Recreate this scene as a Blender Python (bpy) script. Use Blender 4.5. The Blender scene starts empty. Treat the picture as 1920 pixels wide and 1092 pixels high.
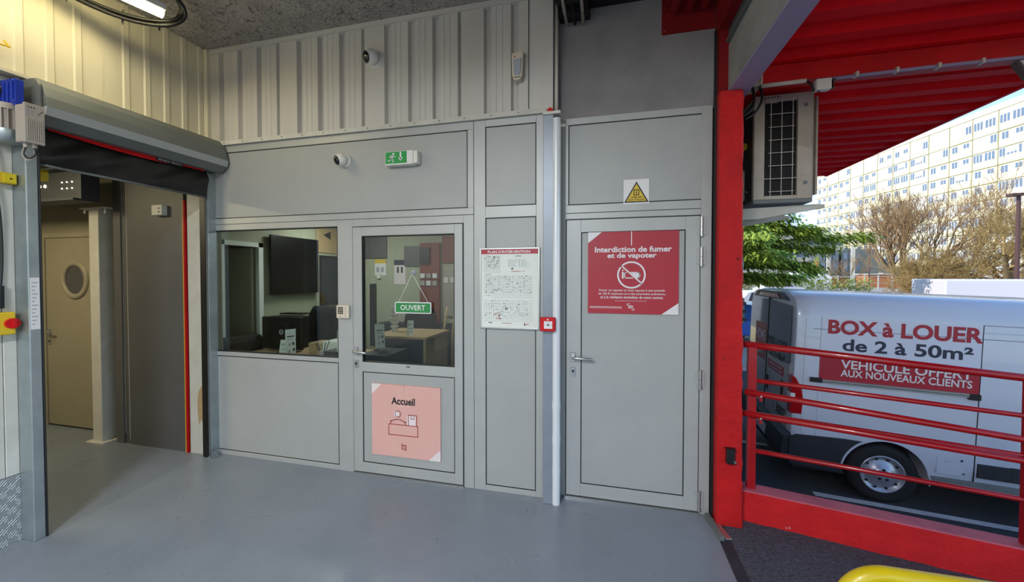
import bpy, bmesh, math, random
from mathutils import Vector, Matrix
R = math.radians; PI = math.pi
random.seed(7)
scene = bpy.context.scene
col = scene.collection

# ------------------------------------------------------------------ camera, sky, sun, exposure
cd = bpy.data.cameras.new('camera'); cam = bpy.data.objects.new('camera', cd); col.objects.link(cam)
cd.sensor_width = 36; cd.lens = 721 / 1920 * 36; cd.shift_y = -14.2 / 1920
cd.clip_start = .05; cd.clip_end = 500
cam.location = (0, 0, 1.70); cam.rotation_euler = (R(90 - 1.1), 0, R(13.65))
scene.camera = cam

w = bpy.data.worlds.new('sky'); scene.world = w; w.use_nodes = True
nt = w.node_tree; nt.nodes.clear()
sky = nt.nodes.new('ShaderNodeTexSky'); sky.sky_type = 'NISHITA'; sky.sun_disc = False
sky.sun_elevation = R(34); sky.sun_rotation = R(-105); sky.altitude = 50; sky.air_density = 1.0; sky.dust_density = .1; sky.ozone_density = 3.0
bg = nt.nodes.new('ShaderNodeBackground'); bg.inputs['Strength'].default_value = .23
wo = nt.nodes.new('ShaderNodeOutputWorld')
nt.links.new(sky.outputs[0], bg.inputs[0]); nt.links.new(bg.outputs[0], wo.inputs[0])

sd = bpy.data.lights.new('sun', 'SUN'); sun = bpy.data.objects.new('sun', sd); col.objects.link(sun)
sd.energy = 2.7; sd.angle = R(.6); sd.color = (1, .93, .82)
def look(o, d): o.rotation_euler = Vector(d).to_track_quat('-Z', 'Y').to_euler()
sun.location = (-30, -10, 30); look(sun, (math.cos(R(34)) * math.cos(R(15)), math.cos(R(34)) * math.sin(R(15)), -math.sin(R(34))))

vs = scene.view_settings; vs.view_transform = 'Standard'; vs.look = 'None'; vs.gamma = 1; vs.exposure = 0.55; vs.use_curve_mapping = False

# ------------------------------------------------------------------ materials
def lin(h):
    if isinstance(h, str):
        c = [int(h[i:i + 2], 16) / 255 for i in (0, 2, 4)]
        return tuple(x / 12.92 if x <= .04045 else ((x + .055) / 1.055) ** 2.4 for x in c) + (1,)
    return tuple(h) + (1,)
def mat(name, c, rough=.5, metal=0., c2=None, scale=8., bump=0., bscale=None, emit=None, estr=0., detail=4., lo=.35, hi=.7, coat=0., stretch=None, spec=.5):
    m = bpy.data.materials.new(name); m.use_nodes = True
    t = m.node_tree; b = t.nodes['Principled BSDF']
    b.inputs['Base Color'].default_value = lin(c); b.inputs['Roughness'].default_value = rough; b.inputs['Metallic'].default_value = metal
    b.inputs['Coat Weight'].default_value = coat; b.inputs['Specular IOR Level'].default_value = spec
    tc = t.nodes.new('ShaderNodeTexCoord'); src = tc.outputs['Object']
    if stretch:
        mp = t.nodes.new('ShaderNodeMapping'); mp.inputs['Scale'].default_value = stretch; t.links.new(src, mp.inputs[0]); src = mp.outputs[0]
    if c2 is not None:
        n = t.nodes.new('ShaderNodeTexNoise'); n.inputs['Scale'].default_value = scale; n.inputs['Detail'].default_value = detail; n.inputs['Roughness'].default_value = .65
        t.links.new(src, n.inputs['Vector'])
        r = t.nodes.new('ShaderNodeValToRGB'); r.color_ramp.elements[0].position = lo; r.color_ramp.elements[1].position = hi
        r.color_ramp.elements[0].color = lin(c); r.color_ramp.elements[1].color = lin(c2)
        t.links.new(n.outputs['Fac'], r.inputs[0]); t.links.new(r.outputs[0], b.inputs['Base Color'])
    if bump:
        n2 = t.nodes.new('ShaderNodeTexNoise'); n2.inputs['Scale'].default_value = bscale or scale * 3; n2.inputs['Detail'].default_value = 6
        t.links.new(src, n2.inputs['Vector'])
        bp = t.nodes.new('ShaderNodeBump'); bp.inputs['Strength'].default_value = bump; bp.inputs['Distance'].default_value = .01
        t.links.new(n2.outputs['Fac'], bp.inputs['Height']); t.links.new(bp.outputs[0], b.inputs['Normal'])
    if emit is not None:
        b.inputs['Emission Color'].default_value = lin(emit); b.inputs['Emission Strength'].default_value = estr
    return m
def glassmat(name, tint=(.9, .95, .93), refl=1.0):
    m = bpy.data.materials.new(name); m.use_nodes = True; t = m.node_tree; t.nodes.clear()
    o = t.nodes.new('ShaderNodeOutputMaterial'); mx = t.nodes.new('ShaderNodeMixShader'); tr = t.nodes.new('ShaderNodeBsdfTransparent'); gl = t.nodes.new('ShaderNodeBsdfGlossy')
    fr = t.nodes.new('ShaderNodeFresnel'); fr.inputs[0].default_value = 1.5
    mu = t.nodes.new('ShaderNodeMath'); mu.operation = 'MULTIPLY'; mu.inputs[1].default_value = refl; mu.use_clamp = True
    tr.inputs[0].default_value = tint + (1,); gl.inputs['Roughness'].default_value = .01
    ge = t.nodes.new('ShaderNodeNewGeometry'); iv = t.nodes.new('ShaderNodeMath'); iv.operation = 'SUBTRACT'; iv.inputs[0].default_value = 1.0; t.links.new(ge.outputs['Backfacing'], iv.inputs[1])
    m2 = t.nodes.new('ShaderNodeMath'); m2.operation = 'MULTIPLY'; t.links.new(fr.outputs[0], m2.inputs[0]); t.links.new(iv.outputs[0], m2.inputs[1])
    t.links.new(m2.outputs[0], mu.inputs[0]); t.links.new(mu.outputs[0], mx.inputs[0]); t.links.new(tr.outputs[0], mx.inputs[1]); t.links.new(gl.outputs[0], mx.inputs[2]); t.links.new(mx.outputs[0], o.inputs[0])
    return m

M = {}
M['alu'] = mat('grey_lacquered_aluminium', 'a3a4a2', .42, .2, c2='aaaba8', scale=3, bump=.03, bscale=300)
M['alupanel'] = mat('grey_partition_panel', '9c9d9b', .5, .1, c2='a2a3a0', scale=2, bump=.05, bscale=400)
M['gasket'] = mat('black_rubber_gasket', '0c0c0d', .6)
M['cladding'] = mat('white_steel_cladding', 'c6c1b8', .55, 0, c2='b8b3aa', scale=1.6, bump=.05, bscale=60, stretch=(1, 1, .25))
M['claddingA'] = mat('cream_steel_cladding', 'd2cbb4', .55, 0, c2='bfb9a4', scale=2, bump=.05, bscale=60, stretch=(1, 1, .2))
M['darkwall'] = mat('grey_plaster_wall', '8a8685', .85, 0, c2='7c7878', scale=3, bump=.2, bscale=120)
def epoxy():
    m = mat('grey_epoxy_floor', '727a83', .32, 0, c2='7d858f', scale=1.3, lo=.3, hi=.75, bump=.025, bscale=40)
    t = m.node_tree; b = t.nodes['Principled BSDF']; tc = t.nodes.new('ShaderNodeTexCoord')
    base = b.inputs['Base Color'].links[0].from_socket
    prev = base
    for sc, lo, hi, amt, st in ((5., .66, .74, .22, (1, 3, 1)), (13., .69, .735, .6, (2.2, 1, 1)), (70., .7, .74, .5, (1, 1, 1))):
        mp = t.nodes.new('ShaderNodeMapping'); mp.inputs['Scale'].default_value = st; mp.inputs['Rotation'].default_value = (0, 0, .6 * sc)
        n = t.nodes.new('ShaderNodeTexNoise'); n.inputs['Scale'].default_value = sc; n.inputs['Detail'].default_value = 5; n.inputs['Roughness'].default_value = .6
        r = t.nodes.new('ShaderNodeValToRGB'); r.color_ramp.elements[0].position = lo; r.color_ramp.elements[1].position = hi
        r.color_ramp.elements[0].color = (0, 0, 0, 1); r.color_ramp.elements[1].color = (amt, amt, amt, 1)
        mx = t.nodes.new('ShaderNodeMixRGB'); mx.inputs[2].default_value = lin('2e3234')
        t.links.new(tc.outputs['Object'], mp.inputs[0]); t.links.new(mp.outputs[0], n.inputs[0]); t.links.new(n.outputs[0], r.inputs[0]); t.links.new(r.outputs[0], mx.inputs[0]); t.links.new(prev, mx.inputs[1]); prev = mx.outputs[0]
    t.links.new(prev, b.inputs['Base Color'])
    n = t.nodes.new('ShaderNodeTexNoise'); n.inputs['Scale'].default_value = 2.5; n.inputs['Detail'].default_value = 6
    mr = t.nodes.new('ShaderNodeMapRange'); mr.inputs['From Min'].default_value = .3; mr.inputs['From Max'].default_value = .7; mr.inputs['To Min'].default_value = .22; mr.inputs['To Max'].default_value = .42
    t.links.new(tc.outputs['Object'], n.inputs[0]); t.links.new(n.outputs[0], mr.inputs[0]); t.links.new(mr.outputs[0], b.inputs['Roughness'])
    return m
M['epoxy'] = epoxy()
def flocked():
    m = mat('flocked_grey_ceiling', '9a948d', .95, 0, c2='aea8a0', scale=6, bump=1., bscale=38)
    t = m.node_tree; b = t.nodes['Principled BSDF']; prev = b.inputs['Base Color'].links[0].from_socket; tc = t.nodes.new('ShaderNodeTexCoord')
    for sc, lo, hi in ((30., .55, .63), (10., .57, .66), (75., .56, .62)):
        n = t.nodes.new('ShaderNodeTexNoise'); n.inputs['Scale'].default_value = sc; n.inputs['Detail'].default_value = 8; n.inputs['Roughness'].default_value = .7; n.inputs['Distortion'].default_value = 1.2
        r = t.nodes.new('ShaderNodeValToRGB'); r.color_ramp.elements[0].position = lo; r.color_ramp.elements[1].position = hi
        r.color_ramp.elements[0].color = (0, 0, 0, 1); r.color_ramp.elements[1].color = (.8, .8, .8, 1)
        mx = t.nodes.new('ShaderNodeMixRGB'); mx.inputs[2].default_value = lin('3a3632')
        t.links.new(tc.outputs['Object'], n.inputs[0]); t.links.new(n.outputs[0], r.inputs[0]); t.links.new(r.outputs[0], mx.inputs[0]); t.links.new(prev, mx.inputs[1]); prev = mx.outputs[0]
    t.links.new(prev, b.inputs['Base Color'])
    for n in t.nodes:
        if n.type == 'BUMP': n.inputs['Distance'].default_value = .03
    return m
M['flock'] = flocked()
M['galv'] = mat('galvanised_steel', '9aa3a6', .38, .75, c2='aeb6b8', scale=6)
M['galvlip'] = mat('pale_grey_housing_lip', 'a9adac', .5, .2)
M['casing'] = mat('blue_grey_casing_paint', '7e858e', .4, .3, c2='878e97', scale=5, bump=.05)
M['pipewhite'] = mat('glossy_pale_pipe_paint', 'd5d8da', .3, .1, coat=.3)
M['galvdark'] = mat('grey_painted_steel_housing', '6c7170', .5, .35, c2='737877', scale=3)
M['darkpanel'] = mat('dark_grey_sliding_door', '565555', .5, .1, c2='5c5b5a', scale=2)
M['whitepaint'] = mat('white_painted_steel', 'c9c7be', .5, 0, c2='b9b6ab', scale=4)
M['creampaint'] = mat('cream_door_paint', '8f8872', .5, 0, c2='978f79', scale=2)
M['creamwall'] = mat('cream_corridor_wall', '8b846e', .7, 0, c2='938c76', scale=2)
M['black'] = mat('black_plastic', '0e0e10', .45)
M['blackfab'] = mat('black_tarpaulin', '121111', .42, 0, c2='1b1918', scale=5, bump=.5, bscale=9)
M['chairfab'] = mat('black_chair_fabric', '0d0d0e', .8, 0, bump=.2, bscale=200)
M['red'] = mat('red_paint', 'c8141a', .5, 0, c2='b01116', scale=6, bump=.1, bscale=40, spec=.25)
def chipped(name, c, c2, chip, sc=14.):
    m = mat(name, c, .5, 0, c2=c2, scale=5, bump=.5, bscale=30, spec=.18)
    t = m.node_tree; b = t.nodes['Principled BSDF']; prev = b.inputs['Base Color'].links[0].from_socket; tc = t.nodes.new('ShaderNodeTexCoord')
    n = t.nodes.new('ShaderNodeTexNoise'); n.inputs['Scale'].default_value = sc; n.inputs['Detail'].default_value = 6; n.inputs['Roughness'].default_value = .6
    r = t.nodes.new('ShaderNodeValToRGB'); r.color_ramp.elements[0].position = .69; r.color_ramp.elements[1].position = .71
    r.color_ramp.elements[0].color = (0, 0, 0, 1); r.color_ramp.elements[1].color = (1, 1, 1, 1)
    mx = t.nodes.new('ShaderNodeMixRGB'); mx.inputs[2].default_value = lin(chip)
    t.links.new(tc.outputs['Object'], n.inputs[0]); t.links.new(n.outputs[0], r.inputs[0]); t.links.new(r.outputs[0], mx.inputs[0]); t.links.new(prev, mx.inputs[1]); t.links.new(mx.outputs[0], b.inputs['Base Color'])
    return m
M['redpost'] = chipped('worn_red_concrete_paint', 'bd1c1e', 'a3181a', '3a1412')
M['redwall'] = chipped('worn_red_low_wall_paint', 'c82326', 'b31d20', 'c9a29b', 9.)
M['redtop'] = mat('faded_red_coping', 'b85560', .6, 0, c2='a34852', scale=7, bump=.2)
M['redrail'] = mat('red_enamel_rail', 'a31219', .3, 0, c2='930f16', scale=10, coat=.3)
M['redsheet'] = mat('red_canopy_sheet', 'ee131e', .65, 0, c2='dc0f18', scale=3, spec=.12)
M['redreflect'] = mat('reflected_canopy_red', '7a3524', .6)  # red of the canopy reflected in the door glass, put into a colour
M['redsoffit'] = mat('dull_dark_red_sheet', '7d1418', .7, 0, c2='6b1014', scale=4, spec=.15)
M['redsign'] = mat('red_sign_print', 'a8182a', .45, 0, c2='9f1f30', scale=1.2)
M['whitesign'] = mat('white_sign_print', 'dad6d6', .45)
M['pink'] = mat('salmon_sign_print', 'd4a49a', .5, 0, c2='cf9d94', scale=1.5)
M['pinkpale'] = mat('pale_sign_corner', 'd8cccb', .5)
M['darkred'] = mat('crimson_ink', '8e1722', .5)
M['ink'] = mat('black_ink', '15171c', .5)
M['navy'] = mat('navy_lettering', '252b40', .5)
M['greysoft'] = mat('pale_grey_ink', '9ca0a6', .6)
M['green'] = mat('green_sign', '1f7d3c', .4)
M['greenlit'] = mat('green_exit_panel', '15803c', .4, emit='0f8a3c', estr=.12)
M['whiteplastic'] = mat('white_plastic', 'd8d5cc', .4)
M['beigeplastic'] = mat('beige_plastic', 'c9bda9', .45)
M['greyplastic'] = mat('grey_plastic', 'a59c92', .5)
M['lens'] = mat('dark_camera_dome', '08080a', .08, coat=.5)
M['chrome'] = mat('satin_steel', 'b4b5b3', .3, .85)
M['yellow'] = mat('yellow_gloss_paint', 'd9c010', .35, 0, c2='c9b00c', scale=4, coat=.3)
M['yellowp'] = mat('yellow_plastic', 'd2b21c', .45)
M['blue'] = mat('blue_enamel', '12309c', .4)
M['wood'] = mat('pale_desk_wood', 'b39a72', .5, 0, c2='a58b62', scale=6, stretch=(1, 8, 8))
M['darkdesk'] = mat('dark_blue_desk_panel', '20262f', .6)
M['officewall'] = mat('office_wall_paint', 'a6a890', .8, 0, c2='9c9e87', scale=2)
M['officedark'] = mat('dark_passage', '4c4d44', .9)  # darker grey-green than the office wall paint
M['officefloor'] = mat('office_carpet', '3a3b3c', .9)
M['paper'] = mat('white_paper', 'd9dcd4', .6)
M['screen'] = mat('black_television_screen', '0b0b10', .35, coat=.1)
M['asphalt'] = mat('coarse_asphalt', '34343b', .9, 0, c2='55555e', scale=60, lo=.4, hi=.68, bump=1.2, bscale=55, detail=6)
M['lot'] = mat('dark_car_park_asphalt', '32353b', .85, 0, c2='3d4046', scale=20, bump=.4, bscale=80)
M['lotfar'] = mat('car_park_sunlit_tone', 'aaa69e', .9, 0, c2='9c9890', scale=.6)  # paler copy of the asphalt, sunlight put into the colour
M['line'] = mat('white_road_paint', 'c8ccd0', .7, 0, c2='aeb2b6', scale=12)
M['threshold'] = chipped('worn_black_threshold', '2c2d33', '3b3c42', '6f6a58', 5.)
M['vanwhite'] = mat('white_van_paint', 'c3c9d6', .28, 0, coat=.5)
M['vanglass'] = mat('dark_van_glass', '3a3a3e', .06, coat=.6)
M['vanrearshade'] = mat('rear_door_shade_grey', 'a8a3a2', .3)  # white rear doors greyed for shade and dark reflections
M['vangrey'] = mat('dark_grey_van_plastic', '25272e', .6)
M['tyre'] = mat('tyre_rubber', '17181b', .8)
M['rim'] = mat('silver_wheel_trim', 'a9b0bc', .35, .5)
M['lampred'] = mat('red_tail_lamp', 'a00d14', .2, coat=.5)
M['banner'] = mat('pale_banner_print', 'd3d6e2', .4)
M['facade'] = mat('cream_facade', 'e6debc', .8, 0, c2='e2d9b4', scale=.15)
M['facadewhite'] = mat('white_facade_panel', 'dbd9d0', .8)
M['facadeline'] = mat('olive_facade_joint', '8b8760', .8)
M['winglass'] = mat('far_window_glass', '6d7d92', .25)
M['bark'] = mat('tree_bark_sunlit_tone', '6f5b40', .9, 0, c2='8a744f', scale=5)  # bark brown with the brightness of sunlight put into it
M['twig'] = mat('yellow_brown_twigs', 'b0925a', .9, 0, c2='8c7446', scale=1.5)
M['twigred'] = mat('reddish_brown_twigs', '8f6f50', .9, 0, c2='a98a5e', scale=1.5)
M['cedar'] = mat('cedar_needles', 'b3c44a', .8, 0, c2='5f7f2a', scale=2.2, lo=.38, hi=.66)
M['hedge'] = mat('pale_green_hedge', '9aa45a', .9, 0, c2='7f8b44', scale=4)
M['concrete'] = mat('pale_concrete', 'c9c5ba', .85, 0, c2='bab6ab', scale=2)
M['brown'] = mat('brown_lamp_post_paint', '5a3a34', .6)
M['orange'] = mat('orange_brown_brick', 'b9764c', .85)
M['tent'] = mat('white_canvas', 'e9e4e6', .8)
M['carblue'] = mat('blue_car_paint', '1a55b0', .3, coat=.5)
M['pvc'] = mat('white_pvc_conduit', 'c9bfb2', .5)
M['glass'] = glassmat('window_glass', (.80, .85, .83), 1.5)
M['tube'] = mat('warm_light_tube', 'fff4c8', .4, emit='fff0b0', estr=14)
M['tubewhite'] = mat('white_light_tube', 'ffffff', .4, emit='f0f6ff', estr=22)
M['holeglow'] = mat('lit_hole', 'fff6e0', .4, emit='fff3d8', estr=2)  # glowing discs stand in for light showing through the beam holes
M['acgrille'] = mat('dark_condenser_fins', '15151b', .5, .2)
M['acbeige'] = mat('weathered_ac_casing', 'b3a99b', .5, 0, c2='a59a8c', scale=6)
M['mesh'] = mat('perforated_dark_steel', '55585c', .5, .4)
def treadplate():
    m = mat('diamond_tread_plate', 'a3a7a8', .5, .5)
    t = m.node_tree; b = t.nodes['Principled BSDF']; tc = t.nodes.new('ShaderNodeTexCoord')
    outs = []
    for rot in (R(45), R(-45)):
        mp = t.nodes.new('ShaderNodeMapping'); mp.inputs['Rotation'].default_value = (rot, 0, 0); mp.inputs['Scale'].default_value = (1, 1, 1)
        wv = t.nodes.new('ShaderNodeTexWave'); wv.bands_direction = 'Y'; wv.inputs['Scale'].default_value = 25
        t.links.new(tc.outputs['Object'], mp.inputs[0]); t.links.new(mp.outputs[0], wv.inputs[0]); outs.append(wv)
    ck = t.nodes.new('ShaderNodeTexChecker'); ck.inputs['Scale'].default_value = 26
    t.links.new(tc.outputs['Object'], ck.inputs[0])
    mx = t.nodes.new('ShaderNodeMixRGB'); t.links.new(ck.outputs['Fac'], mx.inputs[0]); t.links.new(outs[0].outputs[0], mx.inputs[1]); t.links.new(outs[1].outputs[0], mx.inputs[2])
    bp = t.nodes.new('ShaderNodeBump'); bp.inputs['Distance'].default_value = .006; bp.inputs['Strength'].default_value = .7
    t.links.new(mx.outputs[0], bp.inputs['Height']); t.links.new(bp.outputs[0], b.inputs['Normal'])
    return m
M['tread'] = treadplate()

# ------------------------------------------------------------------ geometry helpers
ORG = {}
class G:
    """collects faces of one object"""
    def __init__(s): s.v = []; s.f = []; s.mi = []; s.mats = []; s.sm = []
    def m(s, k):
        k = M[k] if isinstance(k, str) else k
        if k not in s.mats: s.mats.append(k)
        return s.mats.index(k)
    def add(s, vs, fs, k, smooth=False):
        n = len(s.v); i = s.m(k); s.v += [Vector(q) for q in vs]
        for f in fs: s.f.append([n + a for a in f]); s.mi.append(i); s.sm.append(smooth)
        return s
    def box(s, x0, x1, y0, y1, z0, z1, k):
        x0, x1 = min(x0, x1), max(x0, x1); y0, y1 = min(y0, y1), max(y0, y1); z0, z1 = min(z0, z1), max(z0, z1)
        return s.add([(x0, y0, z0), (x1, y0, z0), (x1, y1, z0), (x0, y1, z0), (x0, y0, z1), (x1, y0, z1), (x1, y1, z1), (x0, y1, z1)],
                     [(0, 3, 2, 1), (4, 5, 6, 7), (0, 1, 5, 4), (1, 2, 6, 5), (2, 3, 7, 6), (3, 0, 4, 7)], k)
    def obox(s, c, u, v, n, hu, hv, hn, k):
        c, u, v, n = map(Vector, (c, u, v, n)); P = []
        for a in (-1, 1):
            for b_, d in ((-1, -1), (1, -1), (1, 1), (-1, 1)): P.append(c + n * hn * a + u * hu * b_ + v * hv * d)
        fs = [(0, 3, 2, 1), (4, 5, 6, 7), (0, 1, 5, 4), (1, 2, 6, 5), (2, 3, 7, 6), (3, 0, 4, 7)]
        if u.cross(v).dot(n) < 0: fs = [f[::-1] for f in fs]
        return s.add(P, fs, k)
    def bar(s, p0, p1, w_, h_, k, up=(0, 0, 1)):
        p0, p1 = Vector(p0), Vector(p1); d = (p1 - p0); L = d.length; d.normalize(); up = Vector(up)
        u = d.cross(up).normalized(); v = u.cross(d)
        return s.obox((p0 + p1) / 2, u, v, d, w_ / 2, h_ / 2, L / 2, k)
    def prism(s, poly, axis, a, b_, k):
        """polygon in the two other axes, extruded along axis from a to b_"""
        def P(p, t):
            if axis == 'x': return (t, p[0], p[1])
            if axis == 'y': return (p[0], t, p[1])
            return (p[0], p[1], t)
        n = len(poly); vs_ = [P(p, a) for p in poly] + [P(p, b_) for p in poly]
        ar = sum(poly[i][0] * poly[(i + 1) % n][1] - poly[(i + 1) % n][0] * poly[i][1] for i in range(n))
        fs = [tuple(range(n)), tuple(range(2 * n - 1, n - 1, -1))] + [(i, i + n, (i + 1) % n + n, (i + 1) % n) for i in range(n)]
        flip = (ar > 0) == (b_ > a)
        if axis == 'y': flip = not flip
        if flip: fs = [f[::-1] for f in fs]
        return s.add(vs_, fs, k)
    def cyl(s, p0, p1, r, k, n=16, r1=None, cap=True):
        p0, p1 = Vector(p0), Vector(p1); d = (p1 - p0).normalized(); u = d.orthogonal().normalized(); v = d.cross(u); r1 = r if r1 is None else r1
        vs_ = [p0 + (u * math.cos(2 * PI * i / n) + v * math.sin(2 * PI * i / n)) * r for i in range(n)] + [p1 + (u * math.cos(2 * PI * i / n) + v * math.sin(2 * PI * i / n)) * r1 for i in range(n)]
        s.add(vs_, [(i, (i + 1) % n, (i + 1) % n + n, i + n) for i in range(n)], k, True)
        if cap: s.add(vs_, [tuple(range(n))[::-1], tuple(range(n, 2 * n))], k)
        return s
    def tube(s, pts, r, k, n=8, r1=None, cap=True):
        pts = [Vector(p) for p in pts]; m_ = len(pts); vs_ = []; u = None
        for i, p in enumerate(pts):
            d = (pts[min(i + 1, m_ - 1)] - pts[max(i - 1, 0)]).normalized()
            u = d.orthogonal().normalized() if u is None else (u - d * u.dot(d)).normalized()
            v = d.cross(u); rr = r if r1 is None else r + (r1 - r) * i / (m_ - 1)
            vs_ += [p + (u * math.cos(2 * PI * j / n) + v * math.sin(2 * PI * j / n)) * rr for j in range(n)]
        fs = [(i * n + j, i * n + (j + 1) % n, (i + 1) * n + (j + 1) % n, (i + 1) * n + j) for i in range(m_ - 1) for j in range(n)]
        if cap: fs += [tuple(range(n))[::-1], tuple(range((m_ - 1) * n, m_ * n))]
        return s.add(vs_, fs, k, True)
    def lathe(s, c, axis, prof, k, n=24):
        """prof: list of (distance along axis, radius)"""
        c = Vector(c); d = Vector(axis).normalized(); u = d.orthogonal().normalized(); v = d.cross(u); vs_ = []
        for (t, r) in prof: vs_ += [c + d * t + (u * math.cos(2 * PI * j / n) + v * math.sin(2 * PI * j / n)) * max(r, 1e-5) for j in range(n)]
        fs = [(i * n + j, i * n + (j + 1) % n, (i + 1) * n + (j + 1) % n, (i + 1) * n + j) for i in range(len(prof) - 1) for j in range(n)]
        return s.add(vs_, fs, k, True)
    def ring(s, c, u, v, r0, r1, k, n=32, a0=0, a1=2 * PI, thick=0.001):
        c, u, v = Vector(c), Vector(u).normalized(), Vector(v).normalized(); nn = u.cross(v) * thick; vs_ = []
        for i in range(n + 1):
            a = a0 + (a1 - a0) * i / n; e = u * math.cos(a) + v * math.sin(a)
            vs_ += [c + e * r0 + nn, c + e * r1 + nn]
        return s.add(vs_, [(2 * i, 2 * i + 1, 2 * i + 3, 2 * i + 2) for i in range(n)], k)
    def poly(s, pts, k): return s.add(pts, [tuple(range(len(pts)))], k)
    def obj(s, name, parent=None, bevel=0., seg=2, local=False, auto=True):
        org = Vector((0, 0, 0))
        if parent is not None: org = ORG.get(parent.name, Vector((0, 0, 0)))
        elif not local:
            xs = [p.x for p in s.v]; ys = [p.y for p in s.v]; zs = [p.z for p in s.v]
            org = Vector(((min(xs) + max(xs)) / 2, (min(ys) + max(ys)) / 2, min(zs)))
        if local: org = Vector((0, 0, 0))
        me = bpy.data.meshes.new(name); me.from_pydata([tuple(p - org) for p in s.v], [], s.f)
        for m_ in s.mats: me.materials.append(m_)
        me.polygons.foreach_set('material_index', s.mi); me.polygons.foreach_set('use_smooth', s.sm); me.update()
        o = bpy.data.objects.new(name, me); col.objects.link(o)
        if parent is not None: o.parent = parent
        elif not local: o.location = org
        ORG[o.name] = org
        if bevel:
            b_ = o.modifiers.new('bevel', 'BEVEL'); b_.width = bevel; b_.segments = seg; b_.limit_method = 'ANGLE'; b_.angle_limit = R(40)
        return o
def tag(o, label, cat, group=None, kind=None):
    o['label'] = label; o['category'] = cat
    if group: o['group'] = group
    if kind: o['kind'] = kind
    return o
def thing(name, label, cat, loc=(0, 0, 0), group=None, local=False):
    o = bpy.data.objects.new(name, None); col.objects.link(o); o.location = loc; o.empty_display_size = .1
    ORG[o.name] = Vector((0, 0, 0)) if local else Vector(loc)
    return tag(o, label, cat, group)
def struct(o, label=None, cat=None):
    o['kind'] = 'structure'
    if label: o['label'] = label
    if cat: o['category'] = cat
    return o
def sthing(name, label, cat, loc=(0, 0, 0)):
    o = thing(name, label, cat, loc); o['kind'] = 'structure'; return o
def dup(o, loc, label=None, parent=None, rz=None):
    c = o.copy(); col.objects.link(c); c.location = loc if parent is None else o.location; c.parent = parent
    if rz is not None: c.rotation_euler.z = rz
    if label: c['label'] = label
    for ch in list(o.children): dup(ch, None, None, c)
    return c
def text(g, body, o, u, v, w_, h_, k, bold=.0, res=2, lift=.0008, italic=0):
    """lettering with its lower corner at o, spanning w_ along u and h_ along v (either may be None)"""
    cu = bpy.data.curves.new('t', 'FONT'); cu.body = body; cu.size = 1; cu.offset = bold; cu.resolution_u = res; cu.fill_mode = 'FRONT'
    ob = bpy.data.objects.new('t', cu); col.objects.link(ob)
    dg = bpy.context.evaluated_depsgraph_get(); me = ob.evaluated_get(dg).to_mesh()
    vs_ = [q.co.copy() for q in me.vertices]; fs = [tuple(p.vertices) for p in me.polygons]
    ob.evaluated_get(dg).to_mesh_clear(); bpy.data.objects.remove(ob); bpy.data.curves.remove(cu)
    if not vs_: return
    x0 = min(q.x for q in vs_); x1 = max(q.x for q in vs_); y0 = min(q.y for q in vs_); y1 = max(q.y for q in vs_)
    sx = (w_ / (x1 - x0)) if w_ else h_ / (y1 - y0); sy = h_ / (y1 - y0) if h_ else sx
    o, u, v = Vector(o), Vector(u).normalized(), Vector(v).normalized(); n = u.cross(v)
    g.add([o + u * (q.x - x0) * sx + u * italic * (q.y - y0) * sy + v * (q.y - y0) * sy + n * lift for q in vs_], fs, k)
def spl(pts, m_=5):
    P = [Vector(p) for p in pts]; out = []
    for i in range(len(P) - 1):
        a = P[max(i - 1, 0)]; b_ = P[i]; c = P[i + 1]; d = P[min(i + 2, len(P) - 1)]
        for j in range(m_):
            t = j / m_; out.append(.5 * ((2 * b_) + (c - a) * t + (2 * a - 5 * b_ + 4 * c - d) * t * t + (3 * b_ - a - 3 * c + d) * t ** 3))
    return out + [P[-1]]
X, Y, Z = (1, 0, 0), (0, 1, 0), (0, 0, 1)

# ================================================================== LARGE STRUCTURE
# ---- floor
g = G(); g.add([(-3.9, -6, 0), (.72, -6, 0), (.72, 2.96, 0), (-3.9, 2.96, 0), (-3.9, -6, -.25), (.72, -6, -.25), (.72, 2.96, -.25), (-3.9, 2.96, -.25)],
               [(0, 1, 2, 3), (1, 5, 6, 2), (0, 4, 5, 1), (3, 2, 6, 7), (4, 7, 6, 5)], 'epoxy')
g.box(-8, -3.9, -2, 3.05, -.25, 0, 'epoxy')
struct(g.obj('floor'), 'grey epoxy painted concrete floor with scuffs and scratches', 'floor')
g = G()
xs_ = [.72, .79, .93]
zt = [.002, .004, .0]
for i in range(2):
    n_ = 30
    for j in range(n_):
        y0 = -4 + 6.9 * j / n_; y1 = -4 + 6.9 * (j + 1) / n_
        jx0 = .012 * math.sin(j * 2.1) if i == 1 else 0; jx1 = .012 * math.sin((j + 1) * 2.1) if i == 1 else 0
        g.add([(xs_[i], y0, zt[i]), (xs_[i + 1] + jx0, y0, zt[i + 1]), (xs_[i + 1] + jx1, y1, zt[i + 1]), (xs_[i], y1, zt[i])], [(0, 1, 2, 3)], 'threshold' if i == 0 else 'asphalt')
g.box(.72, .93, -4, 2.9, -.25, -.02, 'threshold')
struct(g.obj('trim_1'), 'worn dark threshold strip between epoxy floor and asphalt', 'threshold')
# asphalt ramp beside the dock
g = G()
def zr(x): return -.12 * max(0, x - .9)
nx, ny = 60, 50; vs_ = []; fs = []
for i in range(nx + 1):
    for j in range(ny + 1):
        x = .92 + (4.2) * i / nx; y = -4 + 6.97 * j / ny
        vs_.append((x, y, zr(x) + .006 * random.random()))
for i in range(nx):
    for j in range(ny): a = i * (ny + 1) + j; fs.append((a, a + ny + 1, a + ny + 2, a + 1))
g.add(vs_, fs, 'asphalt'); struct(g.obj('asphalt_ramp'), 'coarse dark asphalt ramp in front of the red low wall', 'ground')
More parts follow.
